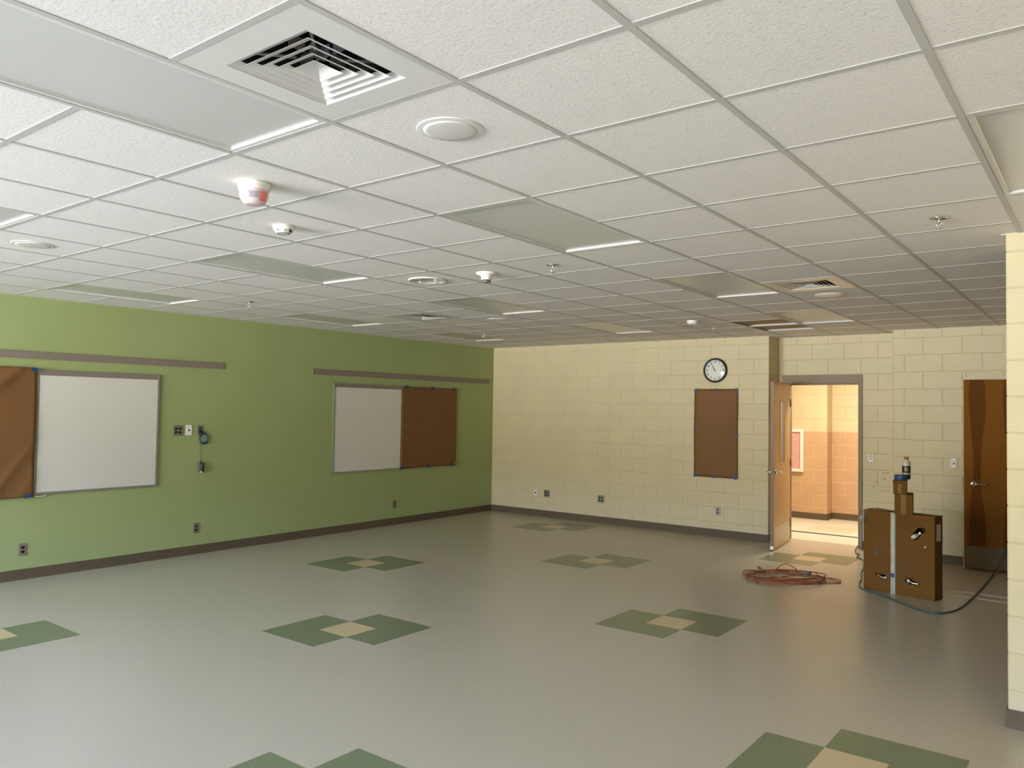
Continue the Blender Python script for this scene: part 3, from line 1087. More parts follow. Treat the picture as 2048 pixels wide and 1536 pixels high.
# here +y local = rotate +90 from leaf direction (points to +x in the room)
VL = (0.295, 0.575, 1.045, 1.870)      # vision lite x0 x1 z0 z1
lf = MB()
for (a, b, c, d) in cut_rects([(0, LW, 0, LH)], [VL]):
    lf.box(a, b, -LT, 0, c, d)
lf.obj('leaf_panel', 'maple', leaf)
MB().box(LW - 0.0005, LW + 0.002, -LT, 0, 0, LH).obj('edge_band', 'maple_edge', leaf)
MB().box(LW + 0.0015, LW + 0.003, -LT + 0.004, -0.004, 0.012, 0.05).obj('edge_guard', 'kick', leaf)
lt = MB()
for (a, b, c, d) in cut_rects([(VL[0] - 0.001, VL[1] + 0.001, VL[2] - 0.001, VL[3] + 0.001)], [(VL[0] + 0.016, VL[1] - 0.016, VL[2] + 0.016, VL[3] - 0.016)]):
    lt.box(a, b, -LT - 0.003, 0.003, c, d)
lt.obj('lite_stop', 'maple', leaf)
MB().box(VL[0] + 0.010, VL[1] - 0.010, -LT / 2 - 0.003, -LT / 2 + 0.003, VL[2] + 0.01, VL[3] - 0.01).obj('pane', 'glass', leaf)
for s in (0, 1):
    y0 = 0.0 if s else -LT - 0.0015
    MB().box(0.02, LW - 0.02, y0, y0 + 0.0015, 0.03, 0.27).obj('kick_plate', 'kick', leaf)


def lever(parent, x, z, side, yface, reach=-1):
    """side +1/-1 outward local y; reach: direction of the grip along local x"""
    b = MB()
    b.lathe([(0.033, 0.0), (0.034, 0.004 * side), (0.030, 0.010 * side), (0.0001, 0.011 * side)], 28, 'y', (x, yface, z))
    b.obj('rose', 'chrome', parent)
    y1 = yface + 0.055 * side
    pts = smooth_path([(x, yface + 0.006 * side, z), (x, yface + 0.035 * side, z), (x + reach * 0.012, y1, z), (x + reach * 0.06, y1 + 0.002 * side, z), (x + reach * 0.115, y1 - 0.004 * side, z - 0.003)], 6)
    rr = [0.011] * 7 + [0.010] * (len(pts) - 7)
    MB().tube(pts, rr, 10).obj('lever_handle', 'chrome', parent)


lever(leaf, LW - 0.075, 0.965, 1, 0.0)
lever(leaf, LW - 0.075, 0.965, -1, -LT)
MB().box(LW + 0.0015, LW + 0.003, -LT / 2 - 0.012, -LT / 2 + 0.012, 0.90, 1.03).obj('latch_plate', 'frame', leaf)
for z in (0.25, 1.05, 1.85):
    MB().lathe([(0.008, z - 0.055), (0.008, z + 0.055)], 12, c=(-0.006, 0.004, 0)).obj('hinge', 'steel', leaf)

# ------------------------------------------------------------------ closet door
dc = bpy.data.objects.new('door_2', None)
COL.objects.link(dc)
dc.location = (2.40, YC, 0)
struct(dc, 'brown wood closet door with dark grain stripes, slightly ajar', 'door')
fr = MB()
for (a, b, c, d) in cut_rects([(CO[0] - 0.045, CO[1] + 0.045, 0, CO[2] + 0.012 + 0.03)], [(CO[0], CO[1], -1, CO[2] + 0.012)]):
    fr.box(a, b, YC - 0.006, YC + 0.21, c, d)
child_world(fr.obj('door_frame', 'plaster', None, 0.002), dc)
leaf = bpy.data.objects.new('door_leaf', None)
COL.objects.link(leaf)
h2, e2 = Vector((2.385, 8.515, 0)), Vector((1.510, 8.235, 0))
leaf.location = (e2.x, e2.y, 0.018)
d2 = h2 - e2
leaf.rotation_euler = (0, 0, math.atan2(d2.y, d2.x))
child_world(leaf, dc)
LW2, LH2 = d2.length, 2.105
MB().box(0.002, LW2, 0, LT, 0, LH2).obj('leaf_panel', 'birch', leaf)
MB().box(0, 0.002, 0, LT, 0, LH2).obj('edge_band', 'maple', leaf)
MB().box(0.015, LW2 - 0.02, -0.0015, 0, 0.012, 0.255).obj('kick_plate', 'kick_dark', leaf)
lever(leaf, 0.095, 0.945, -1, 0.0, 1)
lever(leaf, 0.095, 0.945, 1, LT, 1)
MB().box(-0.0015, 0, LT / 2 - 0.012, LT / 2 + 0.012, 0.88, 1.01).obj('latch_plate', 'frame', leaf)

# ------------------------------------------------------------------ hall beyond
hf = MB().box(-4.2, 3.4, 9.13, 11.9, -0.12, 0.0).obj('floor', 'vct_hall')
struct(hf, 'pale warm-lit hallway floor beyond the open door', 'floor')
rect_piece('green_inlay_tile', [(-0.78, -0.17, 10.1, 10.7)], 'vct_palegreen', hf, 0.0008)
hw1 = wall_slab('wall_hall_far', 'y', 11.36 + DEP, 11.9, -4.2, -0.84, 0, H + 0.2, [], 'peach_mortar', 'two-tone hall wall with the pink notice board')
lay_blocks(hw1, 'y', 11.36 + DEP, -1, -2.3, -0.84, 0, H, -0.84, [], 'cream', 0, 'peach', 7 * BH)
lay_blocks(hw1, 'x', -0.84 - 0.001, 1, 11.36, 11.66, 0, H, 11.36, [], 'cream', 1, 'peach', 7 * BH)
hw2 = wall_slab('wall_hall_back', 'y', 11.64 + DEP, 11.9, -0.84, 3.4, 0, H + 0.2, [], 'peach_mortar', 'two-tone hall wall set back at the right of the doorway view')
lay_blocks(hw2, 'y', 11.64 + DEP, -1, -0.84, 1.0, 0, H, -0.63, [], 'cream', 0, 'peach', 7 * BH)
wall_slab('wall_hall_left', 'x', -4.2, -4.3, 9.1, 11.9, 0, H, [], 'plaster', 'end wall of the hallway at the left')
wall_slab('wall_hall_right', 'x', 3.4, 3.5, 9.1, 11.9, 0, H, [], 'plaster', 'end wall of the hallway at the right')
hn = MB()
hn.box(-4.2, XA - 0.2, 9.12, 9.2, 0, H)
hn.box(XB + 0.2, 1.09, 9.12, 9.2, 0, H)
hn.box(2.91, 3.4, 9.12, 9.2, 0, H)
hn.box(1.05, 2.95, 9.61, 9.7, 0, H)
struct(hn.obj('wall_hall_near', 'plaster'), 'hallway wall backing on to the classroom', 'wall')
struct(MB().box(-4.3, 3.5, 9.125, 11.9, H, H + 0.30).obj('ceiling', 'tile'), 'plain white hallway ceiling', 'ceiling')
baseboard('baseboard_hall', [(-4.2, 11.36), (-0.84, 11.36), (-0.84, 11.64), (3.4, 11.64)], 'brown vinyl baseboard along the hallway wall', [(0, -1), (1, 0), (0, -1)])
t = thing('hall_lamp_fixture', 'lit warm ceiling lamp in the hallway', 'ceiling light', (-0.35, 9.9, H))
MB().box(-0.62, 0.62, -0.30, 0.30, -0.012, 0.0).obj('frame', 'white', t)
MB().box(-0.58, 0.58, -0.26, 0.26, -0.015, -0.011).obj('lens', 'lamp_on', t)
t = thing('notice_board', 'pink notice board with a white frame in the hallway', 'notice board', (-1.75, 11.352, 0.76))
nb = MB()
for (a, b, c, d) in cut_rects([(-0.55, 0.55, 0, 0.70)], [(-0.50, 0.50, 0.05, 0.65)]):
    nb.box(a, b, -0.045, 0.0, c, d)
nb.obj('frame', 'white', t, 0.003)
MB().box(-0.52, 0.52, -0.02, -0.004, 0.03, 0.67).obj('panel', 'pink', t)
t = thing('floor_cord', 'thin dark cord lying straight across the hallway floor', 'cord', (-0.4, 9.80, 0))
MB().tube(smooth_path([(-1.6, 0.03, 0.006), (-0.6, 0.0, 0.006), (0.0, 0.01, 0.006), (0.42, 0.005, 0.006), (1.4, -0.02, 0.006)], 8), 0.006, 8).obj('cord', 'black', t)


# ------------------------------------------------------------------ wall plates
def plate(name, label, cat, pos, face, kind, material='steel', group=None):
    """pos on the wall; face 'x' (green wall, facing +x) or 'y' (walls facing -y)"""
    rz = math.radians(90) if face == 'x' else 0.0
    t = thing(name, label, cat, pos, rz, group)
    w = {'quad': 0.116, 'duplex': 0.072, 'jack': 0.072, 'small': 0.062, 'switch': 0.080, 'key': 0.076}[kind]
    h = {'small': 0.085, 'switch': 0.112, 'key': 0.114}.get(kind, 0.118)
    MB().box(-w / 2, w / 2, -0.007, 0, -h / 2, h / 2).obj('cover', material, t, 0.0025)
    if kind in ('quad', 'duplex'):
        xs = (-0.023, 0.023) if kind == 'quad' else (0,)
        for x in xs:
            for z in (-0.0205, 0.0205):
                b = MB()
                n = 20
                prof = []
                for k in range(n):
                    a = 2 * math.pi * k / n
                    prof.append((0.017 * math.cos(a), max(-0.0125, min(0.0125, 0.0165 * math.sin(a)))))
                vs = [(x + p, -0.0095, z + q) for p, q in prof] + [(x + p, -0.005, z + q) for p, q in prof]
                b.add(vs, [tuple(range(n)), tuple(range(2 * n - 1, n - 1, -1))] + [(k, (k + 1) % n, n + (k + 1) % n, n + k) for k in range(n)])
                b.obj('socket', 'black', t)
    elif kind == 'jack':
        MB().box(-0.008, 0.008, -0.0095, -0.005, -0.012, 0.010).obj('jack_port', 'black', t)
    elif kind == 'small':
        for s in (-0.008, 0.008):
            MB().box(s - 0.006, s + 0.006, -0.0095, -0.005, -0.018, 0.016).obj('jack_port', 'black', t)
    elif kind == 'switch':
        MB().box(-0.018, 0.018, -0.010, -0.005, -0.034, 0.034).obj('rocker', 'tbar', t)
        MB().add([(-0.024, -0.0095, 0.040), (0.0, -0.0095, 0.022), (0.026, -0.0095, 0.040), (-0.024, -0.006, 0.050), (0.026, -0.006, 0.050)], [(0, 1, 2), (0, 2, 4, 3)]).obj('torn_sticker', 'paper', t)
    elif kind == 'key':
        MB().lathe([(0.0001, -0.009), (0.008, -0.009), (0.009, -0.006)], 16, 'y', (0.002, 0, -0.004)).obj('key_switch', 'black', t)
    for z in (-h / 2 + 0.014, h / 2 - 0.014):
        if kind in ('jack', 'switch', 'key'):
            MB().lathe([(0.0035, -0.008), (0.0035, -0.006)], 10, 'y', (0, 0, z)).obj('screw', 'chrome', t)
    return t


plate('power_outlet', 'four-socket steel outlet beside the left whiteboard', 'outlet', (XL, 2.910, 1.418), 'x', 'quad')
plate('data_jack_plate', 'white single data jack plate between two outlets on green wall', 'wall plate', (XL, 3.042, 1.421), 'x', 'jack', 'plastic')
po = plate('power_outlet', 'outlet with a black plug above the blue cable coil', 'outlet', (XL, 3.180, 1.419), 'x', 'duplex')
plate('power_outlet', 'low steel outlet under the left whiteboard', 'outlet', (XL, 1.362, 0.290), 'x', 'duplex')
plate('power_outlet', 'low steel outlet below the hanging adapter on the green wall', 'outlet', (XL, 3.162, 0.298), 'x', 'duplex')
plate('power_outlet', 'low steel outlet under the right board on the green wall', 'outlet', (XL, 6.287, 0.303), 'x', 'duplex')
plate('data_jack_plate', 'small white two-port jack plate low on the cream wall', 'wall plate', (-4.597, YF, 0.372), 'y', 'small', 'plastic')
plate('power_outlet', 'four-socket outlet beside the small white jack plate', 'outlet', (-4.375, YF, 0.372), 'y', 'quad')
plate('power_outlet', 'four-socket outlet alone in the middle of the cream wall base', 'outlet', (-3.371, YF, 0.367), 'y', 'quad')
plate('power_outlet', 'two-socket outlet below the brown paper on the cream wall', 'outlet', (-1.499, YF, 0.354), 'y', 'duplex')
plate('light_switch', 'light switch plate with torn sticker right of the doorway', 'switch', (0.381, YD, 1.168), 'y', 'switch')
plate('key_switch_plate', 'shiny steel key switch plate left of the closet door', 'wall plate', (1.367, YC, 1.169), 'y', 'key')

# adapter and blue cable on the green wall (local frame: x along +y of the room, -y out of the wall)
t = thing('blue_cable_coil', 'coiled blue cable hanging from the plugged outlet', 'cable', (XL, 3.222, 1.322), math.radians(90))
pts = []
for k in range(5 * 28):
    a = 2 * math.pi * k / 28 + 1.8
    rr = 0.052 + 0.006 * math.sin(k * 0.37) + 0.003 * math.sin(k * 0.11)
    pts.append((rr * math.cos(a) * 0.98, -0.014 - 0.006 * (k / 140) - 0.005 * math.sin(k * 0.21), rr * 1.1 * math.sin(a)))
MB().tube(pts, 0.0042, 7).obj('coil', 'blue_cable', t)
MB().lathe([(0.011, -0.008), (0.011, 0.008)], 12, 'x', (0.018, -0.017, -0.057)).obj('cable_tie', 'black', t)
MB().tube(smooth_path([(-0.045, -0.03, 0.075), (-0.04, -0.028, 0.06), (-0.03, -0.02, 0.045)], 6), 0.004, 7).obj('lead', 'blue_cable', t)
MB().box(-0.062, -0.022, -0.034, -0.0105, 0.060, 0.098).obj('plug', 'black', t, 0.005)
t = thing('power_adapter', 'grey power adapter hanging on a thin wire below the blue coil', 'adapter', (XL, 3.190, 1.0), math.radians(90))
MB().box(-0.032, 0.022, -0.040, -0.004, -0.055, 0.040).obj('body', 'grey_plastic', t, 0.006)
MB().box(0.010, 0.030, -0.046, -0.006, -0.062, 0.044).obj('cover', 'black', t, 0.004)
MB().box(-0.012, 0.004, -0.044, -0.03, -0.068, -0.050).obj('prong', 'plastic', t, 0.002)
MB().lathe([(0.009, 0.04), (0.007, 0.055), (0.003, 0.070)], 12, c=(0.0, -0.02, 0)).obj('strain_relief', 'black', t)
MB().tube(smooth_path([(0.0, -0.02, 0.065), (-0.002, -0.012, 0.15), (-0.004, -0.012, 0.20), (-0.004, -0.014, 0.254)], 6), 0.0022, 6).obj('wire', 'black', t)

# ------------------------------------------------------------------ boards on the green wall
def tape_piece(parent, y, z, w, h, rot, d, name='tape_piece', material='tape'):
    """a strip on the green wall at depth d from the wall face"""
    b = MB()
    ca, sa = math.cos(rot), math.sin(rot)
    vs = []
    for dx in (d, d + 0.0012):
        for (p, q) in ((-w / 2, -h / 2), (w / 2, -h / 2), (w / 2, h / 2), (-w / 2, h / 2)):
            vs.append((dx, y + p * ca - q * sa, z + p * sa + q * ca))
    b.add(vs, [(3, 2, 1, 0), (4, 5, 6, 7), (0, 1, 5, 4), (1, 2, 6, 5), (2, 3, 7, 6), (3, 0, 4, 7)])
    return b.obj(name, material, parent)


def board(y0, ym, y1, white_first, label):
    """combination board: whiteboard half and tack board half in one aluminium frame"""
    z0, z1 = 0.808, 2.034
    t = thing('combination_board', label, 'whiteboard', (XL, y0, z0))
    L, Hh, mid = y1 - y0, z1 - z0, ym - y0
    wa, wb = (0.02, mid) if white_first else (mid, L - 0.02)
    ta, tb = (mid, L - 0.02) if white_first else (0.02, mid)
    MB().box(0.006, 0.014, wa, wb, 0.015, Hh - 0.05).obj('writing_surface', 'whiteboard', t)
    MB().box(0.006, 0.014, ta, tb, 0.015, Hh - 0.05).obj('tack_surface', 'cork', t)
    for (a, b, c, d, nm) in ((0, L, Hh - 0.008, Hh, 'top_rail'), (0, L, 0, 0.022, 'bottom_rail')):
        MB().box(0.0, 0.020, a, b, c, d).obj(nm, 'alu', t, 0.0015)
    MB().box(0.0, 0.022, 0.0, 0.022, 0, Hh).obj('side_rail', 'alu', t, 0.0015)
    MB().box(0.0, 0.022, L - 0.022, L, 0, Hh).obj('side_rail', 'alu', t, 0.0015)
    MB().box(0.0, 0.017, mid - 0.012, mid + 0.012, 0, Hh).obj('centre_rail', 'alu', t, 0.0015)
    MB().box(0.0, 0.018, 0.022, L - 0.022, Hh - 0.056, Hh - 0.008).obj('map_strip', 'rail', t)
    return t


b1 = board(0.215, 1.445, 2.675, False, 'long whiteboard at the left with brown paper over its tack half')
b2 = board(5.110, 6.385, 7.590, True, 'distant whiteboard near the corner with brown paper over its right half')
t = tag(MB().tube(smooth_path([(XL + 0.022, 1.44, 0.797), (XL + 0.026, 1.48, 0.792), (XL + 0.026, 1.52, 0.793), (XL + 0.022, 1.545, 0.803)], 6), 0.004, 7).obj('cable_scrap', 'plastic'),
        'short white cable scrap under the left whiteboard corner', 'cable')


def paper_wall_x(name, label, y0, y1, z0, z1, d, wrinkle, seed):
    rnd = random.Random(seed)
    n, m = 40, 40
    folds = [(rnd.uniform(-0.2, 1.2), rnd.uniform(0, 1), rnd.uniform(0.5, 1.1), rnd.uniform(0.014, 0.035), rnd.uniform(0.5, 1)) for _ in range(7)]
    vs = []
    for q in range(m + 1):
        v = q / m
        for p in range(n + 1):
            u = p / n
            e_ = 0
            for (cu, cv, an, wd, am) in folds:
                dd = (u - cu) * math.sin(an) - (v - cv) * math.cos(an)
                ll = (u - cu) * math.cos(an) + (v - cv) * math.sin(an)
                e_ += am * math.exp(-(dd / wd) ** 2) * math.exp(-(ll / 0.45) ** 2)
            e_ += 0.35 * math.sin(u * 5 + v * 2.3 + seed) + 0.2 * math.sin(v * 9 + seed)
            vs.append((d + max(-0.003, wrinkle * e_), y0 + (y1 - y0) * u + 0.004 * math.sin(v * 7 + seed), z0 + (z1 - z0) * v + 0.003 * math.sin(u * 6 + seed)))
    k = n + 1
    fs = [(q * k + p, q * k + p + 1, (q + 1) * k + p + 1, (q + 1) * k + p) for q in range(m) for p in range(n)]
    nv = len(vs)
    vs += [(x - 0.001, y, z) for x, y, z in vs]
    fs += [tuple(reversed([i + nv for i in f])) for f in fs]
    rim = [p for p in range(n)]
    for p in range(n):
        fs.append((p + 1, p, p + nv, p + 1 + nv))
        a = m * k + p
        fs.append((a, a + 1, a + 1 + nv, a + nv))
    for q in range(m):
        a = q * k
        fs.append((a, a + k, a + k + nv, a + nv))
        a = q * k + n
        fs.append((a + k, a, a + nv, a + k + nv))
    t = thing(name, label, 'paper', (XL, 0, 0))
    MB().add(vs, fs, True).obj('sheet', 'kraft', t)
    return t


pa = paper_wall_x('brown_paper_cover', 'creased brown paper sheet at the left picture edge', 0.195, 1.430, 0.79, 2.046, 0.028, 0.020, 3)
tape_piece(pa, 1.395, 2.030, 0.055, 0.036, -0.1, 0.052)
tape_piece(pa, 1.375, 0.806, 0.060, 0.034, 0.1, 0.052)
tape_piece(pa, 0.30, 2.030, 0.055, 0.036, -0.1, 0.052)
pb = paper_wall_x('brown_paper_cover', 'smooth brown paper sheet taped over the right board on green wall', 6.385, 7.600, 0.812, 2.026, 0.026, 0.003, 5)
for (y, z, a) in [(6.475, 2.020, 0.3), (7.03, 2.018, 0.2), (7.52, 2.018, 0.2), (6.40, 0.826, 0.2), (6.97, 0.826, 0.4), (7.49, 0.822, 0.5)]:
    tape_piece(pb, y, z, 0.060, 0.046, a, 0.032)
# lifted lower corner of that sheet
MB().add([(0.030, 7.50, 0.815), (0.033, 7.598, 0.815), (0.033, 7.598, 0.90), (0.055, 7.585, 0.835)], [(0, 1, 3), (1, 2, 3), (0, 3, 2)]).obj('curled_corner', 'card_pale', pb)

# map rails above the boards
for (y0, y1, lb) in ((-0.21, 3.447, 'long brown tack rail above the left whiteboard'), (4.762, 8.424, 'long brown tack rail above the right whiteboard')):
    t = thing('tack_rail', lb, 'rail', (XL, y0, 2.137), 0.0, 'tack rails on the green wall')
    MB().box(0.0, 0.013, 0.004, y1 - y0 - 0.004, 0.005, 0.066).obj('cork_strip', 'rail', t)
    MB().box(0.0, 0.016, 0.0, y1 - y0, 0.064, 0.071).obj('edge_lip', 'frame', t)
    MB().box(0.0, 0.016, 0.0, y1 - y0, 0.0, 0.006).obj('edge_lip', 'frame', t)
    for y in (0.0, y1 - y0 - 0.006):
        MB().box(0.0, 0.017, y, y + 0.006, 0.0, 0.071).obj('end_cap', 'frame', t)

# brown paper panel on the cream wall
t = thing('brown_paper_cover', 'tall brown paper sheet with blue tape below the clock', 'paper', (-1.855, YF, 0.813))
n, m = 14, 28
PW, PH = 0.635, 1.226
vs = []
for q in range(m + 1):
    for p in range(n + 1):
        u, v = p / n, q / m
        vs.append((PW * u + 0.002 * math.sin(9 * v), -0.016 - 0.0022 * math.sin(4 * u + 3 * v) - 0.0012 * math.sin(11 * u - 2 * v), PH * v))
k = n + 1
fs = [(q * k + p, q * k + p + 1, (q + 1) * k + p + 1, (q + 1) * k + p) for q in range(m) for p in range(n)]
ring = [p for p in range(n + 1)] + [q * k + n for q in range(1, m + 1)] + [m * k + p for p in range(n - 1, -1, -1)] + [q * k for q in range(m - 1, 0, -1)]
b0 = len(vs)
vs += [(vs[i][0], -0.002, vs[i][2]) for i in ring]
nr = len(ring)
fs += [(ring[i], b0 + i, b0 + (i + 1) % nr, ring[(i + 1) % nr]) for i in range(nr)]
MB().add(vs, fs, True).obj('sheet', 'kraft', t)
for (x, z, w, h, a) in [(0.035, 1.205, 0.07, 0.036, 0.5), (0.315, 1.215, 0.05, 0.030, 0.2), (0.615, 1.20, 0.034, 0.07, 0), (0.010, 0.655, 0.026, 0.05, 0),
                        (0.62, 0.585, 0.034, 0.055, 0), (0.035, 0.016, 0.07, 0.034, 0.3), (0.31, 0.016, 0.05, 0.04, 0.5), (0.605, 0.025, 0.055, 0.06, 0.6)]:
    b = MB()
    ca, sa = math.cos(a), math.sin(a)
    q4 = [(-w / 2, -h / 2), (w / 2, -h / 2), (w / 2, h / 2), (-w / 2, h / 2)]
    vv = [(x + p * ca - q * sa, y, z + p * sa + q * ca) for y in (-0.0225, -0.0212) for p, q in q4]
    b.add(vv, [(0, 1, 2, 3), (7, 6, 5, 4), (0, 4, 5, 1), (1, 5, 6, 2), (2, 6, 7, 3), (3, 7, 4, 0)])
    b.obj('tape_piece', 'tape', t)

# ------------------------------------------------------------------ clock
t = thing('wall_clock', 'round black-rimmed wall clock on the cream wall', 'clock', (-1.545, YF, 2.297))
R_ = 0.172
MB().lathe([(R_ - 0.02, 0.0), (R_, 0.0), (R_ + 0.001, -0.020), (R_ - 0.004, -0.042), (R_ - 0.012, -0.048), (R_ - 0.022, -0.044), (R_ - 0.028, -0.030)], 64, 'y', cap=False).obj('rim', 'black', t)
MB().lathe([(0.0001, -0.026), (R_ - 0.024, -0.026)], 64, 'y', cap=False).obj('dial', 'clock_face', t)
MB().lathe([(0.0001, 0.0), (R_ - 0.01, 0.0), (R_ - 0.01, -0.004)], 48, 'y', cap=False).obj('back_plate', 'black', t)
for hnum in range(1, 13):
    a = math.radians(90 - 30 * hnum)
    me = text_mesh(str(hnum), 0.042, 0.0, 'numeral', 0.0011)
    o = link('numeral', me, 'black', t, (0.118 * math.cos(a), -0.0266, 0.118 * math.sin(a)), (math.radians(90), 0, 0))
tk = MB()
for s in range(60):
    a = math.radians(6 * s)
    l = 0.006 if s % 5 else 0.010
    r0 = R_ - 0.030
    ca, sa = math.cos(a), math.sin(a)
    w = 0.0008 if s % 5 else 0.0016
    tk.add([((r0 - l) * ca + w * sa, -0.0265, (r0 - l) * sa - w * ca), (r0 * ca + w * sa, -0.0265, r0 * sa - w * ca), (r0 * ca - w * sa, -0.0265, r0 * sa + w * ca), ((r0 - l) * ca - w * sa, -0.0265, (r0 - l) * sa + w * ca)], [(0, 1, 2, 3)])
tk.obj('minute_track', 'black', t)


def hand(name, ln, w, deg, y):
    a = math.radians(90 - deg)
    ca, sa = math.cos(a), math.sin(a)
    pts = [(-0.018, -w), (ln, -w * 0.55), (ln, w * 0.55), (-0.018, w)]
    vs = [(p * ca - q * sa, yy, p * sa + q * ca) for yy in (y, y - 0.0012) for p, q in pts]
    MB().add(vs, [(3, 2, 1, 0), (4, 5, 6, 7), (0, 1, 5, 4), (1, 2, 6, 5), (2, 3, 7, 6), (3, 0, 4, 7)]).obj(name, 'black', t)


hand('hour_hand', 0.075, 0.0052, 327.5, -0.029)
hand('minute_hand', 0.112, 0.0036, 330, -0.032)
MB().lathe([(0.007, -0.027), (0.007, -0.036), (0.0001, -0.037)], 18, 'y', cap=False).obj('hub', 'black', t)
MB().lathe([(R_ - 0.027, -0.038), (0.10, -0.044), (0.05, -0.047), (0.0001, -0.048)], 48, 'y', cap=False).obj('lens', 'glass', t)

# ------------------------------------------------------------------ cardboard boxes by the doorway
bx0, bx1 = Vector((0.872, 6.505, 0)), Vector((1.521, 6.367, 0))
dirb = (bx1 - bx0)
bw = dirb.length
brz = math.atan2(dirb.y, dirb.x)
t = thing('flat_carton', 'tall flat cardboard carton standing on edge with hand holes', 'box', (bx0.x, bx0.y, 0), brz)
BD, BHt = 0.178, 0.775
holes = [(0.475, 0.585, 0.50, 0.63), (0.115, 0.235, 0.128, 0.165), (0.405, 0.53, 0.115, 0.160)]
# shell of card: front with cut-outs, then sides
MB().box(0, bw, BD - 0.005, BD, 0, BHt).obj('back_panel', 'card', t)
MB().box(bw - 0.005, bw, 0.005, BD - 0.005, 0, BHt).obj('side_panel', 'card', t)
MB().box(0, 0.005, 0.005, BD - 0.005, 0, BHt).obj('side_panel', 'card', t)
MB().box(0.005, bw - 0.005, 0.005, BD - 0.005, 0, 0.005).obj('bottom_panel', 'card', t)
MB().box(0.005, bw - 0.005, 0.085, BD - 0.005, BHt - 0.006, BHt - 0.001).obj('top_flap', 'card_pale', t)
MB().box(0.005, bw - 0.005, 0.005, 0.083, BHt - 0.006, BHt).obj('top_flap', 'card', t)


def outline_hole_panel():
    """front panel with three shaped cut-outs"""
    bm = bmesh.new()
    outer = [(0, 0), (bw, 0), (bw, BHt), (0, BHt)]
    hls = [[(0.462, 0.590), (0.447, 0.566), (0.478, 0.535), (0.512, 0.548), (0.558, 0.610), (0.580, 0.618), (0.588, 0.642), (0.570, 0.662), (0.520, 0.660)],
           [(0.118, 0.170), (0.112, 0.158), (0.195, 0.122), (0.222, 0.128), (0.230, 0.150), (0.215, 0.166), (0.150, 0.168)],
           [(0.400, 0.165), (0.395, 0.135), (0.430, 0.118), (0.510, 0.122), (0.530, 0.134), (0.515, 0.146), (0.470, 0.156), (0.440, 0.178)]]
    edges = []
    for loop in [outer] + hls:
        vs_ = [bm.verts.new((x, 0, z)) for x, z in loop]
        edges += [bm.edges.new((vs_[i], vs_[(i + 1) % len(vs_)])) for i in range(len(vs_))]
    bmesh.ops.triangle_fill(bm, edges=edges, use_beauty=True)
    # drop triangles inside the cut-outs
    def inside(pt, poly):
        c = False
        n_ = len(poly)
        for i in range(n_):
            (x1, y1), (x2, y2) = poly[i], poly[(i + 1) % n_]
            if (y1 > pt[1]) != (y2 > pt[1]) and pt[0] < (x2 - x1) * (pt[1] - y1) / (y2 - y1) + x1:
                c = not c
        return c
    kill = [f for f in bm.faces if any(inside((f.calc_center_median().x, f.calc_center_median().z), h) for h in hls)]
    bmesh.ops.delete(bm, geom=kill, context='FACES')
    ret = bmesh.ops.extrude_face_region(bm, geom=list(bm.faces))
    for v in [g for g in ret['geom'] if isinstance(g, bmesh.types.BMVert)]:
        v.co.y += 0.005
    bmesh.ops.recalc_face_normals(bm, faces=bm.faces)
    me = bpy.data.meshes.new('front_panel')
    bm.to_mesh(me)
    bm.free()
    me.materials.append(M['card'])
    return me


link('front_panel', outline_hole_panel(), None, t)
MB().box(0.262, 0.306, -0.0012, 0.0, 0.0, BHt).obj('packing_tape', 'clear_tape', t)
MB().box(0.278, 0.284, -0.002, -0.001, 0.15, BHt - 0.03).obj('tape_crease', 'paper', t)
MB().box(0.262, 0.300, -0.0026, -0.0012, 0.155, 0.195).obj('tape_patch', 'tape', t)
MB().box(bw, bw + 0.001, 0.045, 0.135, 0.545, 0.700).obj('shipping_label', 'paper', t)
MB().lathe([(0.0001, 0.0014), (0.014, 0.0014), (0.030, 0.0014), (0.033, 0.0006)], 18, 'x', (bw, 0.09, 0.36), cap=False).xf(lambda x, y, z: (x, 0.09 + (y - 0.09) * 0.32, 0.36 + (z - 0.36) * 1.2)).obj('hand_hole', 'black', t)
ring_ = MB().lathe([(0.006, -0.0012), (0.016, -0.0012)], 20, 'y', (0.130, 0, 0.362), cap=False)
ring_.obj('round_mark', 'print_blue', t)
MB().box(0.115, 0.145, -0.0012, -0.0002, 0.40, 0.445).obj('printed_mark', 'print', t)
pr = MB()
rr_ = random.Random(4)
for c_ in range(8):
    x = 0.325 + c_ * 0.023
    z = 0.215
    top = 0.33 + 0.10 * rr_.random()
    while z < top:
        l = rr_.uniform(0.006, 0.022)
        pr.box(x - 0.0024, x + 0.0024, -0.0010, -0.0002, z, z + l)
        z += l + rr_.uniform(0.003, 0.007)
pr.obj('printed_lines', 'print', t)
pr = MB()
for r_ in range(4):
    z = 0.425 - r_ * 0.035
    x = 0.155
    while x < 0.215:
        l = rr_.uniform(0.006, 0.016)
        pr.box(x, x + l, -0.0010, -0.0002, z - 0.002, z + 0.002)
        x += l + 0.004
pr.obj('printed_lines', 'print', t)
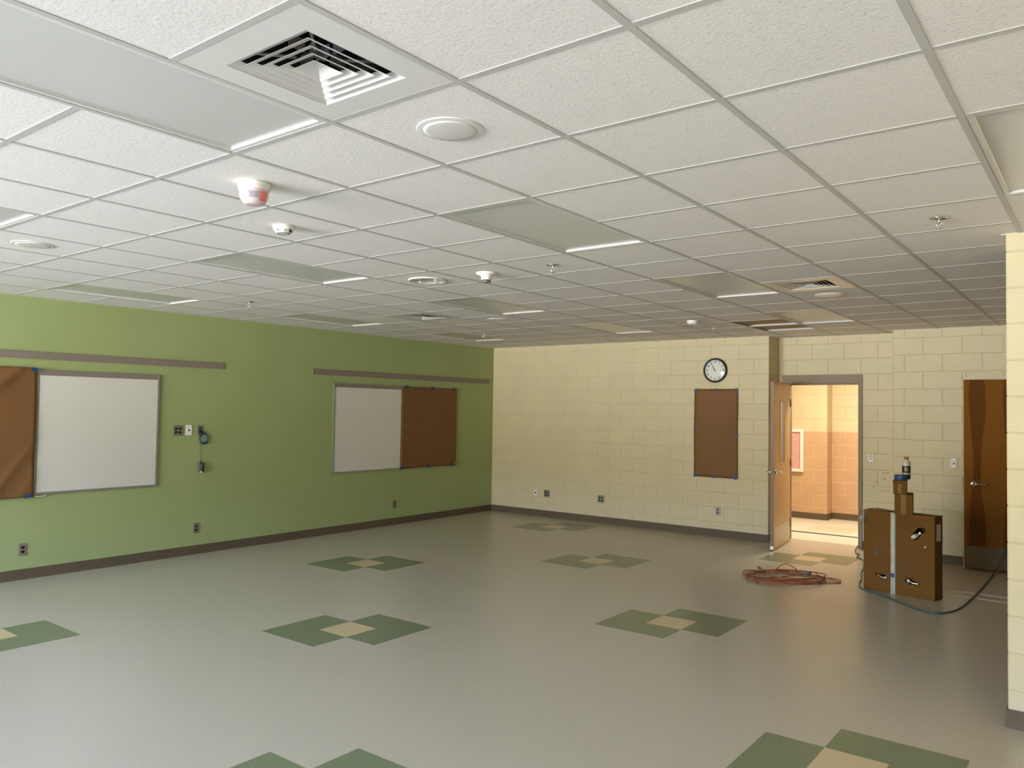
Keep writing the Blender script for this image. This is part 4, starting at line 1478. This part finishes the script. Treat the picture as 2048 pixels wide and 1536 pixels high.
# chrome fittings poking out of the cut-outs
MB().tube([(0.500, 0.020, 0.575), (0.550, -0.006, 0.625)], [0.020, 0.017], 16).obj('chrome_fitting', 'chrome', t)
MB().tube([(0.462, 0.010, 0.560), (0.505, -0.010, 0.585)], [0.024, 0.020], 6).obj('paper_wad', 'paper', t)
MB().tube(smooth_path([(0.125, 0.015, 0.162), (0.170, -0.004, 0.146), (0.212, -0.010, 0.136)], 5), 0.011, 12).obj('chrome_fitting', 'chrome', t)
MB().lathe([(0.0001, -0.014), (0.016, -0.012), (0.019, 0.002), (0.019, 0.03)], 18, 'y', (0.214, 0, 0.140), cap=False).obj('chrome_fitting', 'chrome', t)
MB().lathe([(0.0001, -0.012), (0.020, -0.010), (0.026, 0.002), (0.026, 0.03)], 20, 'y', (0.428, 0, 0.146), cap=False).obj('chrome_fitting', 'chrome', t)
MB().tube(smooth_path([(0.44, -0.008, 0.150), (0.475, -0.012, 0.136), (0.520, -0.002, 0.134)], 5), 0.009, 12).obj('chrome_fitting', 'chrome', t)
MB().lathe([(0.0001, -0.003), (0.006, -0.002), (0.009, 0.0)], 10, 'y', (0.578, 0, 0.485), cap=False).obj('torn_spot', 'paper', t)
# loose top flap and plastic wrap at the left end
fl_ = MB().add([(0.0, 0.01, BHt + 0.001), (0.26, 0.0, BHt + 0.004), (0.27, -0.035, BHt + 0.014), (0.12, 0.05, BHt + 0.024), (0.02, 0.09, BHt + 0.010), (0.215, 0.10, BHt + 0.010)],
               [(0, 1, 3), (1, 2, 3), (0, 3, 4), (3, 2, 5), (3, 5, 4)])
fl_.obj('loose_flap', 'card_pale', t)
wr_ = MB()
gw = 8
vs = []
for q in range(gw + 1):
    for p in range(gw + 1):
        u, v = p / gw, q / gw
        vs.append((-0.055 + 0.10 * u + 0.006 * math.sin(9 * v), -0.006 + 0.018 * math.sin(6 * u + 4 * v) * (1 - u), BHt + 0.012 - 0.15 * v + 0.012 * math.sin(11 * u)))
wr_.add(vs, [(q * (gw + 1) + p, q * (gw + 1) + p + 1, (q + 1) * (gw + 1) + p + 1, (q + 1) * (gw + 1) + p) for q in range(gw) for p in range(gw)], True)
wr_.obj('plastic_wrap', 'wrap', t)


def small_box(name, label, pos, rz, w, d, h, open_seam):
    t = thing(name, label, 'box', pos, rz)
    MB().box(0, w, 0, d, 0, h).obj('carton', 'card', t, 0.003)
    MB().box(w * 0.34, w * 0.62, -0.0008, 0.0006, 0.001, h - 0.002).obj('front_tape', 'card_pale', t)
    MB().box(w * 0.34, w * 0.62, 0.0, d, h - 0.0006, h + 0.0008).obj('top_tape', 'card_pale', t)
    MB().box(w - 0.0006, w + 0.0008, d * 0.42, d * 0.72, h * 0.10, h * 0.78).obj('side_mark', 'print', t)
    if open_seam:
        MB().add([(w + 0.001, 0.004, 0.002), (w + 0.001, 0.034, 0.002), (w + 0.001, 0.018, h - 0.004), (w + 0.001, 0.004, h - 0.002)], [(0, 1, 2, 3)]).obj('open_seam', 'black', t)
        MB().box(-0.004, w + 0.001, -0.003, 0.0, h - 0.030, h).obj('lid_edge', 'card', t)
    return t


small_box('small_carton', 'small taped cardboard box sitting on the flat carton', (1.187, 6.332, 0.776), 0.16, 0.155, 0.30, 0.186, False)
small_box('small_carton', 'smaller cardboard box on top of the stack, under the tape roll', (1.172, 6.352, 0.9642), 0.16, 0.113, 0.275, 0.128, True)
ztop = 1.0935
t = thing('tape_roll', 'roll of blue tape lying on the top box', 'tape', (1.222, 6.445, ztop))
MB().lathe([(0.038, 0.0), (0.058, 0.0), (0.059, 0.002), (0.059, 0.046), (0.058, 0.048), (0.038, 0.048), (0.038, 0.0)], 40, cap=False).obj('tape', 'tape', t)
MB().lathe([(0.034, 0.0), (0.0382, 0.0), (0.0382, 0.0485), (0.034, 0.0485), (0.034, 0.0)], 40, cap=False).obj('core', 'card_pale', t)
t = thing('drink_bottle', 'half-hidden sports drink bottle with orange cap on the top box', 'bottle', (1.243, 6.575, ztop))
MB().lathe([(0.034, 0.0), (0.037, 0.006), (0.037, 0.050), (0.036, 0.056), (0.037, 0.062), (0.037, 0.132), (0.035, 0.140), (0.038, 0.150), (0.036, 0.168), (0.024, 0.184), (0.018, 0.190), (0.018, 0.196)], 32).obj('body', 'bottle', t)
MB().lathe([(0.0375, 0.062), (0.0378, 0.064), (0.0378, 0.128), (0.0375, 0.130)], 32, cap=False).obj('label', 'label', t)
MB().lathe([(0.0372, 0.006), (0.0376, 0.05)], 32, cap=False).obj('drink', 'drink', t)
MB().lathe([(0.020, 0.194), (0.021, 0.196), (0.021, 0.214), (0.019, 0.217), (0.0001, 0.218)], 28, cap=False).obj('cap', 'cap', t)
# the letter and bolt on the label, wrapped round the bottle
fa = math.atan2(-1.8166 - 6.575, 2.8485 - 1.243)
gm = text_mesh('G', 0.050)
lg = MB()
vs = [(v.co.x, v.co.y) for v in gm.vertices]
fs = [tuple(p.vertices) for p in gm.polygons]
lg.add([(0.0384 * math.cos(fa + x / 0.0384), 0.0384 * math.sin(fa + x / 0.0384), 0.096 + y) for x, y in vs], fs)
lg.obj('letter_mark', 'paper', t)
bl = MB()
zig = [(0.004, 0.012), (0.012, 0.012), (0.006, 0.001), (0.011, 0.001), (-0.001, -0.016), (0.002, -0.003), (-0.003, -0.003)]
bl.add([(0.0386 * math.cos(fa + x / 0.0386), 0.0386 * math.sin(fa + x / 0.0386), 0.094 + y) for x, y in zig], [(0, 1, 2, 6), (2, 3, 4, 5), (2, 5, 6)])
bl.obj('bolt_mark', 'cap', t)

# ------------------------------------------------------------------ cords on the floor
t = thing('extension_cord', 'tangled pile of orange brown extension cord on the floor', 'cord', (0.15, 6.42, 0))
rc = random.Random(23)
la = 0.655
pts = []
loops, seg = 8, 18
for lp_ in range(loops):
    a_len = rc.uniform(0.34, 0.47)
    b_len = (0.10, 0.26, 0.17, 0.31, 0.13, 0.22, 0.28, 0.19)[lp_]
    ox, oy = rc.uniform(-0.05, 0.05), (-0.16, 0.02, 0.10, -0.02, -0.08, 0.12, -0.05, 0.06)[lp_]
    tilt = rc.uniform(-0.22, 0.22)
    zb = 0.007 + lp_ * 0.0040
    for k in range(seg):
        a = 2 * math.pi * k / seg
        px = a_len * math.cos(a) + ox + 0.02 * math.sin(2 * a + lp_)
        py = b_len * math.sin(a) + oy + 0.030 * math.sin(3 * a + lp_ * 1.3)
        qx = px * math.cos(la + tilt) - py * math.sin(la + tilt)
        qy = px * math.sin(la + tilt) + py * math.cos(la + tilt)
        pts.append((qx, qy, max(0.007, zb + 0.010 * math.sin(2 * a + lp_ * 1.7))))
MB().tube(smooth_path(pts, 3), 0.0056, 7).obj('cord', 'cord', t)
arch = smooth_path([(-0.20, 0.10, 0.02), (-0.15, 0.12, 0.07), (-0.08, 0.15, 0.125), (0.0, 0.17, 0.105), (0.07, 0.19, 0.05), (0.14, 0.20, 0.025), (0.25, 0.22, 0.03)], 7)
MB().tube(arch, 0.0056, 7).obj('loose_loop', 'cord', t)
MB().tube(smooth_path([(-0.20, 0.10, 0.02), (-0.26, 0.14, 0.035), (-0.32, 0.16, 0.03), (-0.355, 0.20, 0.03)], 6), 0.0056, 7).obj('cord_end', 'cord', t)
MB().tube([(-0.350, 0.195, 0.031), (-0.376, 0.224, 0.034), (-0.395, 0.246, 0.036)], [0.012, 0.016, 0.013], 10).obj('plug', 'grey_plastic', t)
MB().tube([(0.10, 0.14, 0.062), (0.155, 0.165, 0.062), (0.19, 0.18, 0.058)], [0.016, 0.020, 0.015], 10).obj('connector', 'grey_plastic', t)

t = thing('green_cord', 'teal green cord curving across the floor in front of the flat carton', 'cord', (0, 0, 0))
hp = [(0.243, 8.87, 0.04), (0.252, 8.70, 0.008), (0.312, 8.50, 0.008), (0.360, 8.44, 0.008), (0.385, 8.24, 0.008), (0.498, 8.05, 0.008), (0.60, 7.65, 0.008), (0.675, 7.23, 0.008), (0.755, 6.90, 0.008),
      (0.785, 6.70, 0.008), (0.85, 6.48, 0.008), (0.95, 6.37, 0.008), (1.066, 6.29, 0.008), (1.284, 6.08, 0.008), (1.44, 5.92, 0.008), (1.55, 5.86, 0.008), (1.64, 5.88, 0.008),
      (1.735, 6.12, 0.008), (1.773, 6.60, 0.008), (1.793, 7.30, 0.008), (1.80, 7.85, 0.010), (1.83, 8.10, 0.07), (1.865, 8.23, 0.18), (1.93, 8.28, 0.36), (2.05, 8.33, 0.62), (2.2, 8.36, 0.80), (2.32, 8.30, 0.60), (2.36, 8.2, 0.25), (2.40, 8.1, 0.010), (2.55, 7.9, 0.008)]
MB().tube(smooth_path(hp, 7), 0.0075, 8).obj('cord', 'hose', t)
